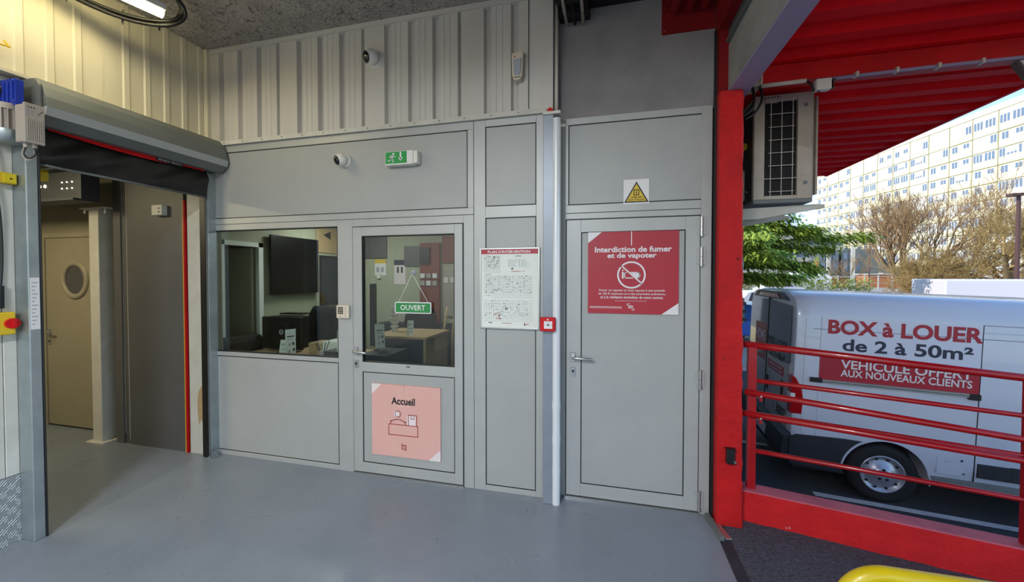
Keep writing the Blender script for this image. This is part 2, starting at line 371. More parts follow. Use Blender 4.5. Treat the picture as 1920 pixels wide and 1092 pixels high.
# car park
g = G()
def zl(x, y):
    b_ = -.947 - .0341 * (x - 3.155)
    if x > 8: b_ = -.947 - .0341 * 4.85
    t = min(1, max(0, (y - 12) / 45)); return b_ * (1 - t) + 0.0 * t
xs_ = [.9 + i * .8 for i in range(16)] + [15, 20, 30, 45, 70, 110]; ys_ = [3.0, 4, 5, 6, 7, 8, 9, 10, 12, 16, 20, 26, 34, 45, 57, 80, 120]
vs_ = [(x, y, zl(x, y)) for x in xs_ for y in ys_]; m_ = len(ys_)
near = []; far = []
for i in range(len(xs_) - 1):
    for j in range(m_ - 1):
        (near if ys_[j] < 12 and xs_[i] < 13 else far).append((i * m_ + j, (i + 1) * m_ + j, (i + 1) * m_ + j + 1, i * m_ + j + 1))
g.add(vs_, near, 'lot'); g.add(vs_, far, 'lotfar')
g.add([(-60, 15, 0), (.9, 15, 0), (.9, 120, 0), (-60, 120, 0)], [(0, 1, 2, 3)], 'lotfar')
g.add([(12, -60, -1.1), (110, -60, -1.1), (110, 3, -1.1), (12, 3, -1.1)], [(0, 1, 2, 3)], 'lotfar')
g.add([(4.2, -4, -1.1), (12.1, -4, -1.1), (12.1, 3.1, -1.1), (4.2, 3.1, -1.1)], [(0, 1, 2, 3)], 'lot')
g.add([(-60, -80, -.3), (12.1, -80, -.3), (12.1, -4.0, -.3), (-60, -4.0, -.3)], [(0, 1, 2, 3)], 'lotfar')  # unseen yard behind the dock, coloured pale to bounce light in
struct(g.obj('car_park_ground'), 'dark asphalt car park below the red railing, given a paler sunlit colour far off', 'ground')
g = G()
def strip(p0, p1, wd):
    p0 = Vector(p0); p1 = Vector(p1); d = (p1 - p0).normalized(); q = Vector((-d.y, d.x)) * wd / 2; n_ = 10
    for i in range(n_):
        a = p0.lerp(p1, i / n_); b_ = p0.lerp(p1, (i + 1) / n_)
        g.add([(c.x, c.y, zl(c.x, c.y) + .004) for c in (a - q, b_ - q, b_ + q, a + q)], [(0, 1, 2, 3)], 'line')
strip((2.45, 5.31), (7.5, 4.88), .1)
strip((1.7, 6.72), (2.45, 6.68), .1); strip((1.3, 12.5), (6.5, 12), .1); strip((5, 15.5), (5.8, 9.5), .1)
struct(g.obj('road_marking'), 'white painted parking lines on the dark car park', 'road marking')

# ---- ceiling
g = G(); g.box(-3.75, -.38, -6, 2.95, 3.815, 4.1, 'flock'); struct(g.obj('ceiling'), 'rough grey flocked ceiling over the dock', 'ceiling')
g = G(); g.box(-.38, .86, -6, 3.0, 4.02, 4.1, 'mesh'); struct(g.obj('dark_roof_void'), 'dark roof void above the cable tray', 'ceiling')
g = G(); g.box(-3.66, .79, -.36, -.14, 3.55, 3.815, 'flock'); struct(g.obj('added_shade_beam'), 'unseen flocked beam added under the dock ceiling to shade the upper wall', 'beam')  # unseen beam added to darken the top of the back wall
# ---- building masses (walls around, an unseen upper block sized to shade the van and yard)
g = G(); g.box(-14, .9, -2, 10, 4.1, 6.6, 'concrete'); struct(g.obj('upper_shade_block'), 'unseen upper block above the dock ceiling, sized to shade the van and yard', 'building')  # unseen mass, height set by the shade it casts on the van
g = G(); g.box(.76, .9, 2.985, 15, -1.2, 4.1, 'darkwall'); struct(g.obj('wall_side'), 'grey outer side wall of the building behind the red pillar', 'wall')
g = G(); g.box(-14, -3.66, -6, -2, -.3, 4.1, 'cladding'); g.box(-14, -8, -2, 15, -.3, 4.1, 'cladding'); struct(g.obj('wall_outer'), 'unseen outer wall mass added to keep the sun off the dock', 'wall')  # unseen mass added to block the sun beside the dock

# ---- wall_back: aluminium partition
YB = 2.89
wb = sthing('wall_back', 'grey aluminium partition wall with framed panels around the office window and door', 'wall', (-2, YB, 0))
def mem(x0, x1, z0, z1, y=YB, d=.06, nm='frame_post', k='alu', par=None): return G().box(x0, x1, y - .006, y + d, z0, z1, k).obj(nm, par or wb, .002, 1)
def panel(x0, x1, z0, z1, y=YB, par=None, nm='infill_panel', k='alupanel', gk=.007):
    p = par or wb
    G().box(x0 + gk, x1 - gk, y - .001, y + .04, z0 + gk, z1 - gk, k).obj(nm, p)
    q = G()
    for a, b_, c, d in ((x0, x0 + gk, z0, z1), (x1 - gk, x1, z0, z1), (x0 + gk, x1 - gk, z0, z0 + gk), (x0 + gk, x1 - gk, z1 - gk, z1)): q.box(a, b_, y - .004, y + .03, c, d, 'gasket')
    q.obj('gasket', p)
mem(-3.66, -3.64, 0, 2.915); mem(-3.64, -2.255, 0, .045, nm='frame_rail'); panel(-3.64, -2.255, .045, .946)
mem(-3.64, -2.255, .946, .985, nm='frame_rail'); mem(-3.64, -2.255, 2.13, 2.184, nm='frame_rail'); mem(-2.255, -2.108, 0, 2.184)
mem(-2.108, -1.096, 2.122, 2.184, nm='frame_rail'); mem(-1.096, -1.012, 0, 2.184); mem(-3.64, -1.012, 2.187, 2.24, nm='frame_rail')
panel(-3.64, -1.062, 2.24, 2.853); mem(-3.64, -1.012, 2.853, 2.915, nm='frame_rail'); mem(-1.062, -1.012, 2.24, 2.853)
mem(-1.009, -.915, 0, 2.915); mem(-.915, -.512, 0, .045, nm='frame_rail'); panel(-.915, -.512, .045, 2.155); mem(-.915, -.512, 2.155, 2.243, nm='frame_rail')
panel(-.915, -.512, 2.243, 2.862); mem(-.915, -.512, 2.862, 2.915, nm='frame_rail'); mem(-.512, -.455, 0, 2.915)
G().box(-.457, -.451, 2.875, 2.9, 0, 2.915, 'whitepaint').obj('edge_strip', wb)
# window
wn = sthing('window_1', 'wide fixed office window beside the glazed door', 'window', (-2.95, YB, .985))
G().box(-3.64, -2.255, YB + .018, YB + .024, .985, 2.13, 'glass').obj('glass_pane', wn)
q = G()
for a, b_, c, d in ((-3.64, -3.634, .985, 2.13), (-2.262, -2.255, .985, 2.13), (-3.634, -2.262, .985, .994), (-3.634, -2.262, 2.121, 2.13)): q.box(a, b_, YB - .004, YB + .03, c, d, 'gasket')
q.obj('gasket', wn)
# door_1
d1 = sthing('door_1', 'grey glazed office door with a lower panel', 'door', (-2.1, YB, .02))
for a, b_, c, d in ((-2.1, -2.013, .02, 2.115), (-1.172, -1.104, .02, 2.115), (-2.013, -1.172, 2.04, 2.115), (-2.013, -1.172, .885, .967), (-2.013, -1.172, .02, .104)):
    G().box(a, b_, YB - .014, YB + .04, c, d, 'alu').obj('door_frame', d1, .002, 1)
panel(-2.013, -1.185 + .013, .104, .885, y=YB - .006, par=d1, nm='lower_panel')
G().box(-2.013, -1.172, YB + .012, YB + .018, .967, 2.04, 'glass').obj('glass_pane', d1)
q = G()
for a, b_, c, d in ((-2.013, -2.006, .967, 2.04), (-1.179, -1.172, .967, 2.04), (-2.006, -1.179, .967, .975), (-2.006, -1.179, 2.032, 2.04)): q.box(a, b_, YB - .012, YB + .02, c, d, 'gasket')
q.obj('gasket', d1)
G().box(-2.108, -2.1, YB + .0, YB + .05, 0, 2.122, 'gasket').box(-1.104, -1.096, YB, YB + .05, 0, 2.122, 'gasket').box(-2.108, -1.096, YB, YB + .05, 2.115, 2.122, 'gasket').obj('door_gap', d1)
G().box(-2.108, -1.096, YB - .02, YB + .06, 0, .014, 'chrome').obj('sill', d1)
def lever(par, x, y, z, L=.125):
    q = G().box(x - .016, x + .016, y - .012, y, z - .035, z + .035, 'chrome').cyl((x, y - .01, z), (x, y - .052, z), .011, 'chrome', 12)
    q.tube([(x - .004, y - .05, z), (x + .03, y - .056, z), (x + L * .6, y - .055, z - .002), (x + L, y - .05, z - .006)], .0105, 'chrome', 10)
    q.obj('door_handle', par, .002, 1)
    G().box(x - .016, x + .016, y - .01, y, z - .145, z - .078, 'chrome').cyl((x, y - .009, z - .105), (x, y - .014, z - .105), .009, 'black', 12).box(x - .003, x + .003, y - .0145, y - .009, z - .125, z - .105, 'black').obj('lock_plate', par, .002, 1)
lever(d1, -2.068, YB - .014, 1.06)
G().box(-1.60, -1.565, YB - .016, YB - .013, .944, .951, 'gasket').obj('drain_slot', d1)
# upper corrugated cladding on wall_back
def profile_sheet(g_, a0, a1, z0, z1, pts, k, axis, base, sign):
    """pts: list of (coordinate along wall, depth towards room)"""
    vs_ = []
    for (t, d) in pts:
        for z in (z0, z1): vs_.append((t, base - d * sign, z) if axis == 'x' else (base + d * sign, t, z))
    fs = [(2 * i, 2 * i + 2, 2 * i + 3, 2 * i + 1) for i in range(len(pts) - 1)]
    g_.add(vs_, fs if axis == 'x' else [f[::-1] for f in fs], k)
wu = sthing('wall_back_cladding', 'off-white ribbed steel cladding above the partition wall', 'wall', (-2, YB, 2.92))
G().box(-3.7, -.385, 2.93, 2.97, 2.9, 3.83, 'cladding').obj('backing', wu)
starts = [-.677 - .2156 * k for k in range(14)]
edges_ = [-3.66, -2.83, -1.97, -1.11, -.385]
for si in range(4):
    a, b_ = edges_[si], edges_[si + 1]; pts = [(a, .03)]
    for s0 in sorted(starts):
        if a < s0 - .03 < b_ - .05 or (a <= s0 - .03 < b_):
            pts += [(s0 - .030, .03), (s0 - .018, -.006), (s0 + .018, -.006), (s0 + .030, .03)]
            for m2 in (.075, .125):
                if s0 + m2 + .01 < min(b_, -.6): pts += [(s0 + m2 - .006, .03), (s0 + m2 - .002, .0265), (s0 + m2 + .002, .0265), (s0 + m2 + .006, .03)]
    pts = sorted(pts); pts = [p for p in pts if a <= p[0] <= b_] + [(b_, .03)]
    q = G(); profile_sheet(q, a, b_, 2.95, 3.78, pts, 'cladding', 'x', 2.905, 1); q.obj('cladding_sheet', wu)
G().prism([(2.862, 2.918), (2.91, 2.918), (2.91, 2.965), (2.868, 2.958)], 'x', -3.5, -.385, 'whitepaint').obj('lower_flashing', wu)
G().box(-3.66, -.385, 2.862, 2.91, 3.772, 3.813, 'cladding').obj('upper_flashing', wu)
G().box(-.57, -.566, 2.868, 2.88, 2.96, 3.775, 'gasket').obj('seam', wu)
q = G()
for k in range(15): q.cyl((-3.45 + .2156 * k, 2.866, 2.938), (-3.45 + .2156 * k, 2.860, 2.938), .005, 'galvdark', 8)
q.obj('rivets', wu)['kind'] = 'stuff'
# ---- wall section with the metal door
YD = 2.96
wr = sthing('wall_door_bay', 'grey aluminium partition bay around the metal door', 'wall', (.2, YD, 0))
def memd(*a, nm='frame_post'): return mem(*a, y=YD, nm=nm, par=wr)
memd(-.36, -.296, 0, 2.893); memd(.652, .722, 0, 2.893); memd(-.296, .652, 2.132, 2.175, nm='frame_rail')
memd(-.296, .652, 2.178, 2.238, nm='frame_rail'); panel(-.277, .668, 2.238, 2.843, y=YD, par=wr); memd(-.296, -.277, 2.238, 2.843); memd(-.296, .652, 2.843, 2.893, nm='frame_rail')
d2 = sthing('door_2', 'grey metal door carrying the red no smoking sign', 'door', (.18, YD, .02))
for a, b_, c, d in ((-.288, -.179, .02, 2.124), (.552, .646, .02, 2.124), (-.179, .552, 2.03, 2.124), (-.179, .552, .02, .116)):
    G().box(a, b_, YD - .014, YD + .04, c, d, 'alu').obj('door_frame', d2, .002, 1)
panel(-.179, .552, .116, 2.03, y=YD - .008, par=d2, nm='door_panel')
G().box(-.296, -.288, YD, YD + .05, 0, 2.132, 'gasket').box(.646, .652, YD, YD + .05, 0, 2.132, 'gasket').box(-.296, .652, YD, YD + .05, 2.124, 2.132, 'gasket').obj('door_gap', d2)
G().box(-.296, .652, YD - .03, YD + .06, 0, .014, 'chrome').obj('sill', d2)
lever(d2, -.236, YD - .014, 1.085, .145)
for z0, z1 in ((1.978, 2.114), (1.768, 1.903), (.903, 1.037), (.032, .174)):
    G().cyl((.652, YD - .028, z0), (.652, YD - .028, (z0 + z1) / 2 - .001), .012, 'chrome', 12).cyl((.652, YD - .028, (z0 + z1) / 2 + .001), (.652, YD - .028, z1), .012, 'chrome', 12).box(.625, .68, YD - .02, YD - .012, z0 + .01, z1 - .01, 'alu').obj('hinge', d2)
g = G(); g.box(-.385, .76, 2.975, 3.02, 2.88, 4.05, 'darkwall'); g.box(.722, .76, 3.0, 3.03, 0, 2.9, 'gasket'); g.box(-.36, .722, 2.97, 2.985, 2.893, 3.0, 'darkwall')  # narrow black box colours in the shadow gap by the pillar
struct(g.obj('wall_above_door'), 'dusky grey wall above the metal door bay', 'wall')
# casing with pipe between the two bays
cs = thing('pipe_casing', 'silver casing with a round white downpipe between the plan and metal door', 'pipe', (-.4, 2.85, 0))
G().box(-.45, -.372, 2.818, 2.96, 0, 2.885, 'casing').obj('casing', cs, .004)
pts = [(-.352, 2.838, z / 10) for z in range(0, 29)]
q = G(); prof = []
for i in range(59):
    z = i * .0492; prof.append((z, .031 + (.004 * math.sin(i * 5.1) if z < .75 and i % 5 == 0 else 0)))
q.lathe((-.352, 2.838, .0), Z, prof, 'pipewhite', 20); q.obj('downpipe', cs)
G().box(-.45, -.32, 2.80, 2.96, 2.878, 2.9, 'whitepaint').obj('cap', cs, .003)
G().box(-.415, -.375, 2.795, 2.81, 2.898, 2.914, 'red').box(-.405, -.385, 2.79, 2.8, 2.91, 2.92, 'red').obj('red_clip', cs)
q = G().tube([(-.362, 2.9, 2.89), (-.362, 2.9, 3.2), (-.36, 2.9, 3.72)], .014, 'pvc', 10); tag(q.obj('riser_conduit'), 'thin grey conduit rising above the silver casing to the roof', 'conduit')

# ---- wall_left (upper cladding, lower piece by the frame)
XA = -3.66
wl = sthing('wall_side_cladding', 'cream ribbed steel cladding above the roller door housing', 'wall', (XA, 1, 2.97))
G().box(XA - .12, XA - .02, -2, 2.97, 2.95, 3.83, 'claddingA').obj('backing', wl)
edges_ = [-2.0, -.6, .4, 1.245, 2.103, 2.861]
for si in range(5):
    a, b_ = edges_[si], edges_[si + 1]; pts = [(a, .0)]; y = 2.532 + .143 * 2
    rib = []
    while y > -2: rib.append(y); y -= .143
    for s0 in sorted(rib):
        if a + .02 < s0 < b_ - .02: pts += [(s0 - .026, 0), (s0 - .017, .009), (s0 + .017, .009), (s0 + .026, 0)]
    pts = sorted(pts) + [(b_, 0)]
    q = G(); profile_sheet(q, a, b_, 2.97, 3.815, pts, 'claddingA', 'y', XA + .002 * (si % 2), 1); q.obj('cladding_sheet', wl)
G().box(XA - .0, XA + .05, 2.84, 2.90, 2.95, 3.81, 'claddingA').obj('corner_flashing', wl, .003)
G().prism([(XA - .02, 2.955), (XA + .08, 2.955), (XA + .08, 2.975), (XA - .02, 3.01)], 'y', -2, 2.86, 'claddingA').obj('lower_flashing', wl)
wll = sthing('wall_side_lower', 'white panelled wall beside the roller door post', 'wall', (XA, 0, 0))
G().box(XA - .12, XA - .01, -2, 1.64, 0, 2.96, 'cladding').obj('backing', wll)
for a, b_ in ((-2, -1.2), (-1.19, -.4), (-.39, .35), (.36, 1.05), (1.06, 1.575)): G().box(XA - .012, XA + .0, a, b_, .43, 2.95, 'whitepaint').obj('wall_panel', wll, .002, 1)
G().box(XA - .012, XA + .004, 1.578, 1.635, .43, 2.95, 'whitepaint').obj('edge_strip', wll, .002, 1)
for a, b_ in ((-2, -.8), (-.795, .4), (.405, 1.635)): G().box(XA - .012, XA + .006, a, b_, 0, .425, 'tread').obj('tread_plate', wll, .001, 1)
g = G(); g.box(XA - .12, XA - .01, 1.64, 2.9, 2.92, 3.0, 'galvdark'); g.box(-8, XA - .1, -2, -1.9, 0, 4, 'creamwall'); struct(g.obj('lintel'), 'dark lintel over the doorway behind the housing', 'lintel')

# ---- corridor beyond the roller door
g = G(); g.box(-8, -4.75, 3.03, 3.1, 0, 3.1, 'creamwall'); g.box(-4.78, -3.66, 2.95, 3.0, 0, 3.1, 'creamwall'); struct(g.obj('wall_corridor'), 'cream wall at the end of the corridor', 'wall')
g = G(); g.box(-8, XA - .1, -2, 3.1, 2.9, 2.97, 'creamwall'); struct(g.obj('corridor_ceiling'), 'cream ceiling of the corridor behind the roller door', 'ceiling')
d3 = sthing('door_3', 'cream corridor door with an oval-looking porthole', 'door', (-5.8, 3.03, 0))
G().box(-6.18, -5.44, 2.998, 3.03, .015, 2.125, 'creampaint').obj('door_leaf', d3, .002)
G().box(-6.24, -6.185, 2.99, 3.035, 0, 2.18, 'creampaint').box(-5.435, -5.38, 2.99, 3.035, 0, 2.18, 'creampaint').box(-6.185, -5.435, 2.99, 3.035, 2.13, 2.18, 'creampaint').obj('door_frame', d3)
G().box(-6.185, -6.18, 2.999, 3.03, 0, 2.13, 'gasket').box(-6.185, -5.435, 2.999, 3.03, 2.125, 2.13, 'gasket').box(-6.18, -5.44, 2.999, 3.02, 0, .014, 'gasket').obj('door_gap', d3)
q = G().lathe((-5.705, 2.998, 1.658), (0, -1, 0), [(0, .215), (.012, .212), (.02, .2), (.02, .165), (.006, .155), (0, .155)], 'creampaint', 40); q.obj('porthole_frame', d3)
G().cyl((-5.705, 2.997, 1.658), (-5.705, 2.994, 1.658), .156, 'vanglass', 40).obj('porthole_glass', d3)
lever(d3, -6.13, 2.998, 1.07, .12)
g = thing('strut_post', 'white square steel post with a bolted head plate in the corridor', 'post', (-5.02, 2.8, 0))
G().box(-5.12, -4.985, 2.80, 2.93, 0, 2.38, 'whitepaint').obj('shaft', g, .006)
G().box(-5.2, -4.85, 2.77, 2.95, 2.38, 2.392, 'whitepaint').cyl((-5.17, 2.80, 2.34), (-5.17, 2.80, 2.38), .012, 'chrome', 8).cyl((-4.88, 2.80, 2.33), (-4.88, 2.80, 2.38), .012, 'chrome', 8).obj('head_plate', g)
G().box(-5.16, -4.92, 2.76, 2.96, 0, .008, 'concrete').obj('grout_foot', g)
sp = sthing('sliding_panel', 'dark grey sliding door panel at the corridor side of the office', 'door', (-4.35, 2.86, 0))
G().box(-4.84, -4.74, 2.835, 2.9, 0, 2.9, 'darkpanel').obj('panel_stile', sp, .002, 1)
G().box(-4.735, -4.665, 2.85, 2.9, 0, 2.9, 'darkpanel').obj('panel_stile', sp, .002, 1)
G().box(-4.66, -3.92, 2.84, 2.9, 0, 2.9, 'darkpanel').obj('panel_face', sp, .002, 1)
G().box(-4.7405, -4.7355, 2.848, 2.856, .1, 2.9, 'whitepaint').box(-4.664, -4.66, 2.838, 2.85, .05, 2.9, 'whitepaint').obj('edge_trim', sp)
tag(G().box(-4.25, -4.12, 2.79, 2.84, 2.285, 2.383, 'whiteplastic').cyl((-4.155, 2.79, 2.35), (-4.155, 2.787, 2.35), .008, 'black', 10).cyl((-4.155, 2.79, 2.315), (-4.155, 2.787, 2.315), .008, 'black', 10).obj('wall_socket', None, .003), 'small white junction box on the dark grey sliding panel', 'socket')
jb = sthing('door_jamb', 'scuffed white jamb with torn plaster beside the roller door', 'jamb', (-3.78, 2.85, 0))
G().box(-3.87, -3.665, 2.835, 2.96, 0, 2.95, 'whitepaint').obj('jamb_board', jb, .002)
q = G(); q.poly([(-3.775, 2.8345, .52), (-3.76, 2.8345, .6), (-3.72, 2.8345, .66), (-3.672, 2.8345, .68), (-3.672, 2.8345, .36), (-3.70, 2.8345, .30), (-3.735, 2.8345, .33), (-3.76, 2.8345, .28), (-3.775, 2.8345, .4)], 'wood'); q.obj('torn_patch', jb)
tag(G().box(-3.918, -3.910, 2.825, 2.845, 0, 2.42, 'yellowp').obj('warning_strip', None, .002), 'thin yellow vertical strip next to the red strip on the jamb', 'strip')
tag(G().box(-3.908, -3.888, 2.825, 2.845, 0, 2.42, 'red').box(-3.895, -3.892, 2.823, 2.825, 0, 2.42, 'darkred').obj('warning_strip', None, .002), 'thin red vertical strip beside the scuffed white jamb', 'strip')
bm_ = thing('perforated_beam', 'dark perforated steel beam spanning the corridor under the ceiling', 'beam', (-5.6, 2.65, 2.44))
G().box(-6.6, -4.86, 2.62, 2.65, 2.44, 2.72, 'mesh').box(-6.6, -4.86, 2.55, 2.72, 2.42, 2.44, 'mesh').box(-6.6, -4.86, 2.55, 2.72, 2.72, 2.735, 'mesh').obj('web', bm_)
q = G()
for i in range(5): q.cyl((-5.68 + i * .075, 2.622, 2.585), (-5.68 + i * .075, 2.615, 2.585), .016, 'holeglow', 12)
q.obj('hole_glow_discs', bm_)
q = G()
for i in range(3):
    for j in range(2): q.cyl((-5.14 + i * .07, 2.622, 2.55 + j * .06), (-5.14 + i * .07, 2.615, 2.55 + j * .06), .007, 'holeglow', 8)
q.obj('hole_glow_discs', bm_)
G().box(-4.86, -4.845, 2.6, 2.74, 2.42, 2.9, 'mesh').obj('hanger', bm_)
# corridor lamp
cl = thing('corridor_lamp', 'slim warm tube light on the corridor ceiling', 'ceiling light', (-5.6, 1.2, 2.86))
G().box(-5.68, -5.52, .7, 1.9, 2.87, 2.9, 'whiteplastic').obj('housing', cl, .004); G().cyl((-5.6, .75, 2.85), (-5.6, 1.85, 2.85), .03, 'tube', 10).obj('light_tube', cl)
ld = bpy.data.lights.new('corridor_light', 'AREA'); ld.shape = 'RECTANGLE'; ld.size = .2; ld.size_y = 1.1; ld.energy = 34; ld.color = (1, .86, .58)
lo = bpy.data.objects.new('corridor_light', ld); col.objects.link(lo); lo.location = (0, 0, -.05); lo.parent = cl

# ---- roller door
rd = thing('roller_door', 'grey roller door housing with a black fabric curtain and steel guides', 'roller door', (-3.55, 2.2, 0))
hs = [(XA, 2.965), (-3.50, 2.955), (-3.445, 2.90), (-3.42, 2.83), (-3.405, 2.765), (-3.40, 2.715)]
q = G().prism(hs[:5] + [(-3.52, 2.765), (XA, 2.765)], 'y', 1.675, 2.87, 'galvdark'); q.obj('housing', rd, .004)
q = G().prism([(-3.403, 2.767), (-3.418, 2.713), (-3.5, 2.713), (-3.5, 2.767)], 'y', 1.675, 2.87, 'galvlip'); q.obj('housing_lip', rd)
q = G().prism([(-3.42, 2.7125), (-3.48, 2.66), (-3.55, 2.66), (XA, 2.70), (XA, 2.7125)], 'y', 1.675, 2.87, 'galvdark'); q.obj('housing_base', rd)
# end plate (rounded)
pl = []
for i in range(9): a = R(90 - i * 90 / 8); pl.append((-3.505 + .06 * math.cos(a), 2.885 + .06 * math.sin(a)))
pl = [(XA + .02, 2.945)] + pl + [(-3.437, 2.72), (-3.46, 2.66), (XA + .02, 2.66)]
G().prism(pl, 'y', 1.658, 1.672, 'galvdark').obj('end_plate', rd, .002)
# curtain
q = G(); nu, nv = 48, 14; vs_ = []
for i in range(nu + 1):
    y = 1.70 + 1.09 * i / nu
    for j in range(nv + 1):
        z = 2.67 - .245 * j / nv; t = j / nv
        sag = .012 * math.sin(y * 9 + t * 5) * math.sin(PI * t) + .02 * math.sin(PI * t) + .006 * math.sin(y * 31 + t * 11) * math.sin(PI * t)
        vs_.append((-3.57 + sag, y, z))
q.add(vs_, [(i * (nv + 1) + j, i * (nv + 1) + j + 1, (i + 1) * (nv + 1) + j + 1, (i + 1) * (nv + 1) + j) for i in range(nu) for j in range(nv)], 'blackfab', True)
q.obj('curtain', rd)
q = G(); vs_ = []
for i in range(31):
    y = 1.74 + 1.0 * i / 30; s_ = math.sin(PI * i / 30); zt_ = 2.672 + .0 * s_; zb = 2.650 - .022 * s_
    if 22 <= i: zb = 2.650 - .004
    vs_ += [(-3.535, y, zt_), (-3.53, y, zb)]
q.add(vs_, [(2 * i, 2 * i + 1, 2 * i + 3, 2 * i + 2) for i in range(30)], 'red'); q.obj('red_band', rd)
q = G(); q.box(-3.531, -3.529, 2.36, 2.56, 2.635, 2.664, 'blackfab')
text(q, 'dynaco doors', (-3.5285, 2.372, 2.641), Y, Z, .17, .018, 'whitesign', .01); q.obj('lettering', rd)
G().tube([(-3.565, 1.70, 2.424), (-3.565, 2.79, 2.424)], .009, 'galvdark', 8).obj('bottom_bar', rd)
# guides
G().box(XA, -3.535, 1.635, 1.69, 0, 2.63, 'galv').box(-3.545, -3.53, 1.69, 1.70, 0, 2.63, 'black').obj('guide_post', rd, .005)
G().box(-3.665, -3.60, 2.795, 2.832, 0, 2.66, 'black').box(-3.60, -3.59, 2.80, 2.81, 0, 2.66, 'galvdark').obj('curtain_guide', rd)
G().box(-3.60, -3.585, 2.81, 2.89, 0, 2.66, 'galv').box(-3.635, -3.585, 2.885, 2.889, 0, 2.66, 'galv').obj('guide_post', rd, .002)
G().box(-3.6, -3.53, 2.79, 2.85, 0, .012, 'galv').box(-3.56, -3.55, 2.79, 2.85, 0, .06, 'galv').obj('floor_bracket', rd)
G().box(-3.5345, -3.5335, 1.642, 1.684, 1.36, 1.69, 'whitesign').obj('data_label', rd)
q = G()
for i in range(12): q.box(-3.5333, -3.533, 1.648, 1.648 + .014 + .014 * ((i * 7) % 3) / 2, 1.39 + i * .024, 1.397 + i * .024, 'greysoft')
q.obj('label_print', rd)
# motor unit
mu = thing('door_motor', 'blue gearbox with grey motor and control box at the roller door end', 'motor', (-3.4, 1.58, 2.5))
q = G().box(-3.64, -3.475, 1.572, 1.61, 2.735, 2.90, 'blue')
for i in range(4): q.box(-3.625 + i * .04, -3.61 + i * .04, 1.566, 1.572, 2.76, 2.88, 'blue')
for a in (-3.63, -3.485):
    for b_ in (2.76, 2.885): q.cyl((a, 1.572, b_), (a, 1.562, b_), .007, 'blue', 8)
q.obj('gearbox', mu, .006)
mx_, my_ = -3.565, 1.575
q = G().cyl((mx_, my_, 2.745), (mx_, my_, 2.71), .07, 'greyplastic', 20).cyl((mx_, my_, 2.71), (mx_, my_, 2.59), .058, 'greyplastic', 20)
for i in range(18): a = 2 * PI * i / 18; q.bar((mx_ + .066 * math.cos(a), my_ + .066 * math.sin(a), 2.59), (mx_ + .066 * math.cos(a), my_ + .066 * math.sin(a), 2.71), .004, .018, 'greyplastic', (math.cos(a), math.sin(a), 0))
q.obj('motor_body', mu)
G().lathe((mx_, my_, 2.59), (0, 0, -1), [(0, .072), (.05, .072), (.075, .055), (.08, 0)], 'galv', 20).obj('fan_cover', mu)
cb = G().box(-3.45, -3.37, 1.556, 1.632, 2.505, 2.73, 'greyplastic').obj('control_box', mu, .006)
q = G().box(-3.37, -3.35, 1.552, 1.636, 2.50, 2.735, 'greyplastic')
for i in range(8): q.box(-3.35, -3.3465, 1.560 + i * .0088, 1.565 + i * .0088, 2.52, 2.645, 'greyplastic')
q.obj('box_lid', cb, .004)
q = G()
for i, (a, b_) in enumerate(((1.566, .712), (1.578, .712), (1.590, .712), (1.608, .680), (1.616, .690), (1.624, .700))): q.box(-3.3502, -3.3490, a, a + .004, 2 + b_ - .004, 2 + b_ + .004, 'ink')
for i in range(4): q.box(-3.3502, -3.3490, 1.560, 1.59, 2.672 + i * .007, 2.674 + i * .007, 'greysoft')
q.obj('box_print', cb)
G().cyl((-3.42, 1.585, 2.505), (-3.42, 1.585, 2.48), .011, 'greyplastic', 12).cyl((-3.39, 1.61, 2.505), (-3.39, 1.61, 2.48), .011, 'greyplastic', 12).obj('cable_gland', mu)
G().tube(spl([(-3.42, 1.585, 2.48), (-3.425, 1.58, 2.44), (-3.405, 1.59, 2.415), (-3.39, 1.61, 2.44), (-3.39, 1.61, 2.48)]), .0045, 'black', 8).tube(spl([(-3.425, 1.585, 2.49), (-3.44, 1.58, 2.44), (-3.415, 1.59, 2.405), (-3.395, 1.61, 2.43), (-3.395, 1.61, 2.47)]), .0045, 'greyplastic', 8).obj('cable_loop', mu)
G().lathe((-3.64, 1.57, 2.84), (0, -1, 0), [(-.02, .045), (.02, .045), (.03, .03), (.035, 0)], 'black', 20).obj('brake_cover', mu)
# yellow brackets, switch
tag(G().box(XA, XA + .06, 1.50, 1.628, 2.275, 2.34, 'yellowp').box(XA + .06, XA + .064, 1.57, 1.624, 2.28, 2.335, 'yellow').cyl((XA + .064, 1.6, 2.305), (XA + .068, 1.6, 2.305), .005, 'black', 8).obj('limit_sensor', None, .003), 'yellow sensor block on the white wall under the motor', 'sensor')
q = G().box(-3.78, -3.72, 1.77, 1.83, 2.35, 2.425, 'yellow')
for i in range(3): q.box(-3.72, -3.71, 1.775, 1.825, 2.36 + i * .02, 2.37 + i * .02, 'yellowp')
tag(q.obj('photocell', None, .003), 'yellow photocell bracket inside the roller doorway', 'sensor')
sw = thing('isolator_switch', 'yellow isolator box with a red rotary knob on white wall', 'switch', (XA, 1.57, 1.33))
G().box(XA, XA + .06, 1.45, 1.61, 1.335, 1.475, 'yellowp').obj('box', sw, .008)
G().cyl((XA + .06, 1.59, 1.405), (XA + .08, 1.59, 1.405), .032, 'red', 20).box(XA + .08, XA + .095, 1.582, 1.598, 1.38, 1.43, 'red').obj('knob', sw)
tag(G().tube(spl([(XA + .03, 1.55, 2.27), (XA + .03, 1.565, 2.1), (XA + .02, 1.575, 1.9), (XA + .02, 1.57, 1.7), (XA + .02, 1.55, 1.48)]), .007, 'black', 8).cyl((XA + .02, 1.563, 1.64), (XA + .02, 1.555, 1.5), .018, 'black', 10, .024).obj('switch_cable'), 'black cable hanging down to the yellow isolator box', 'cable')
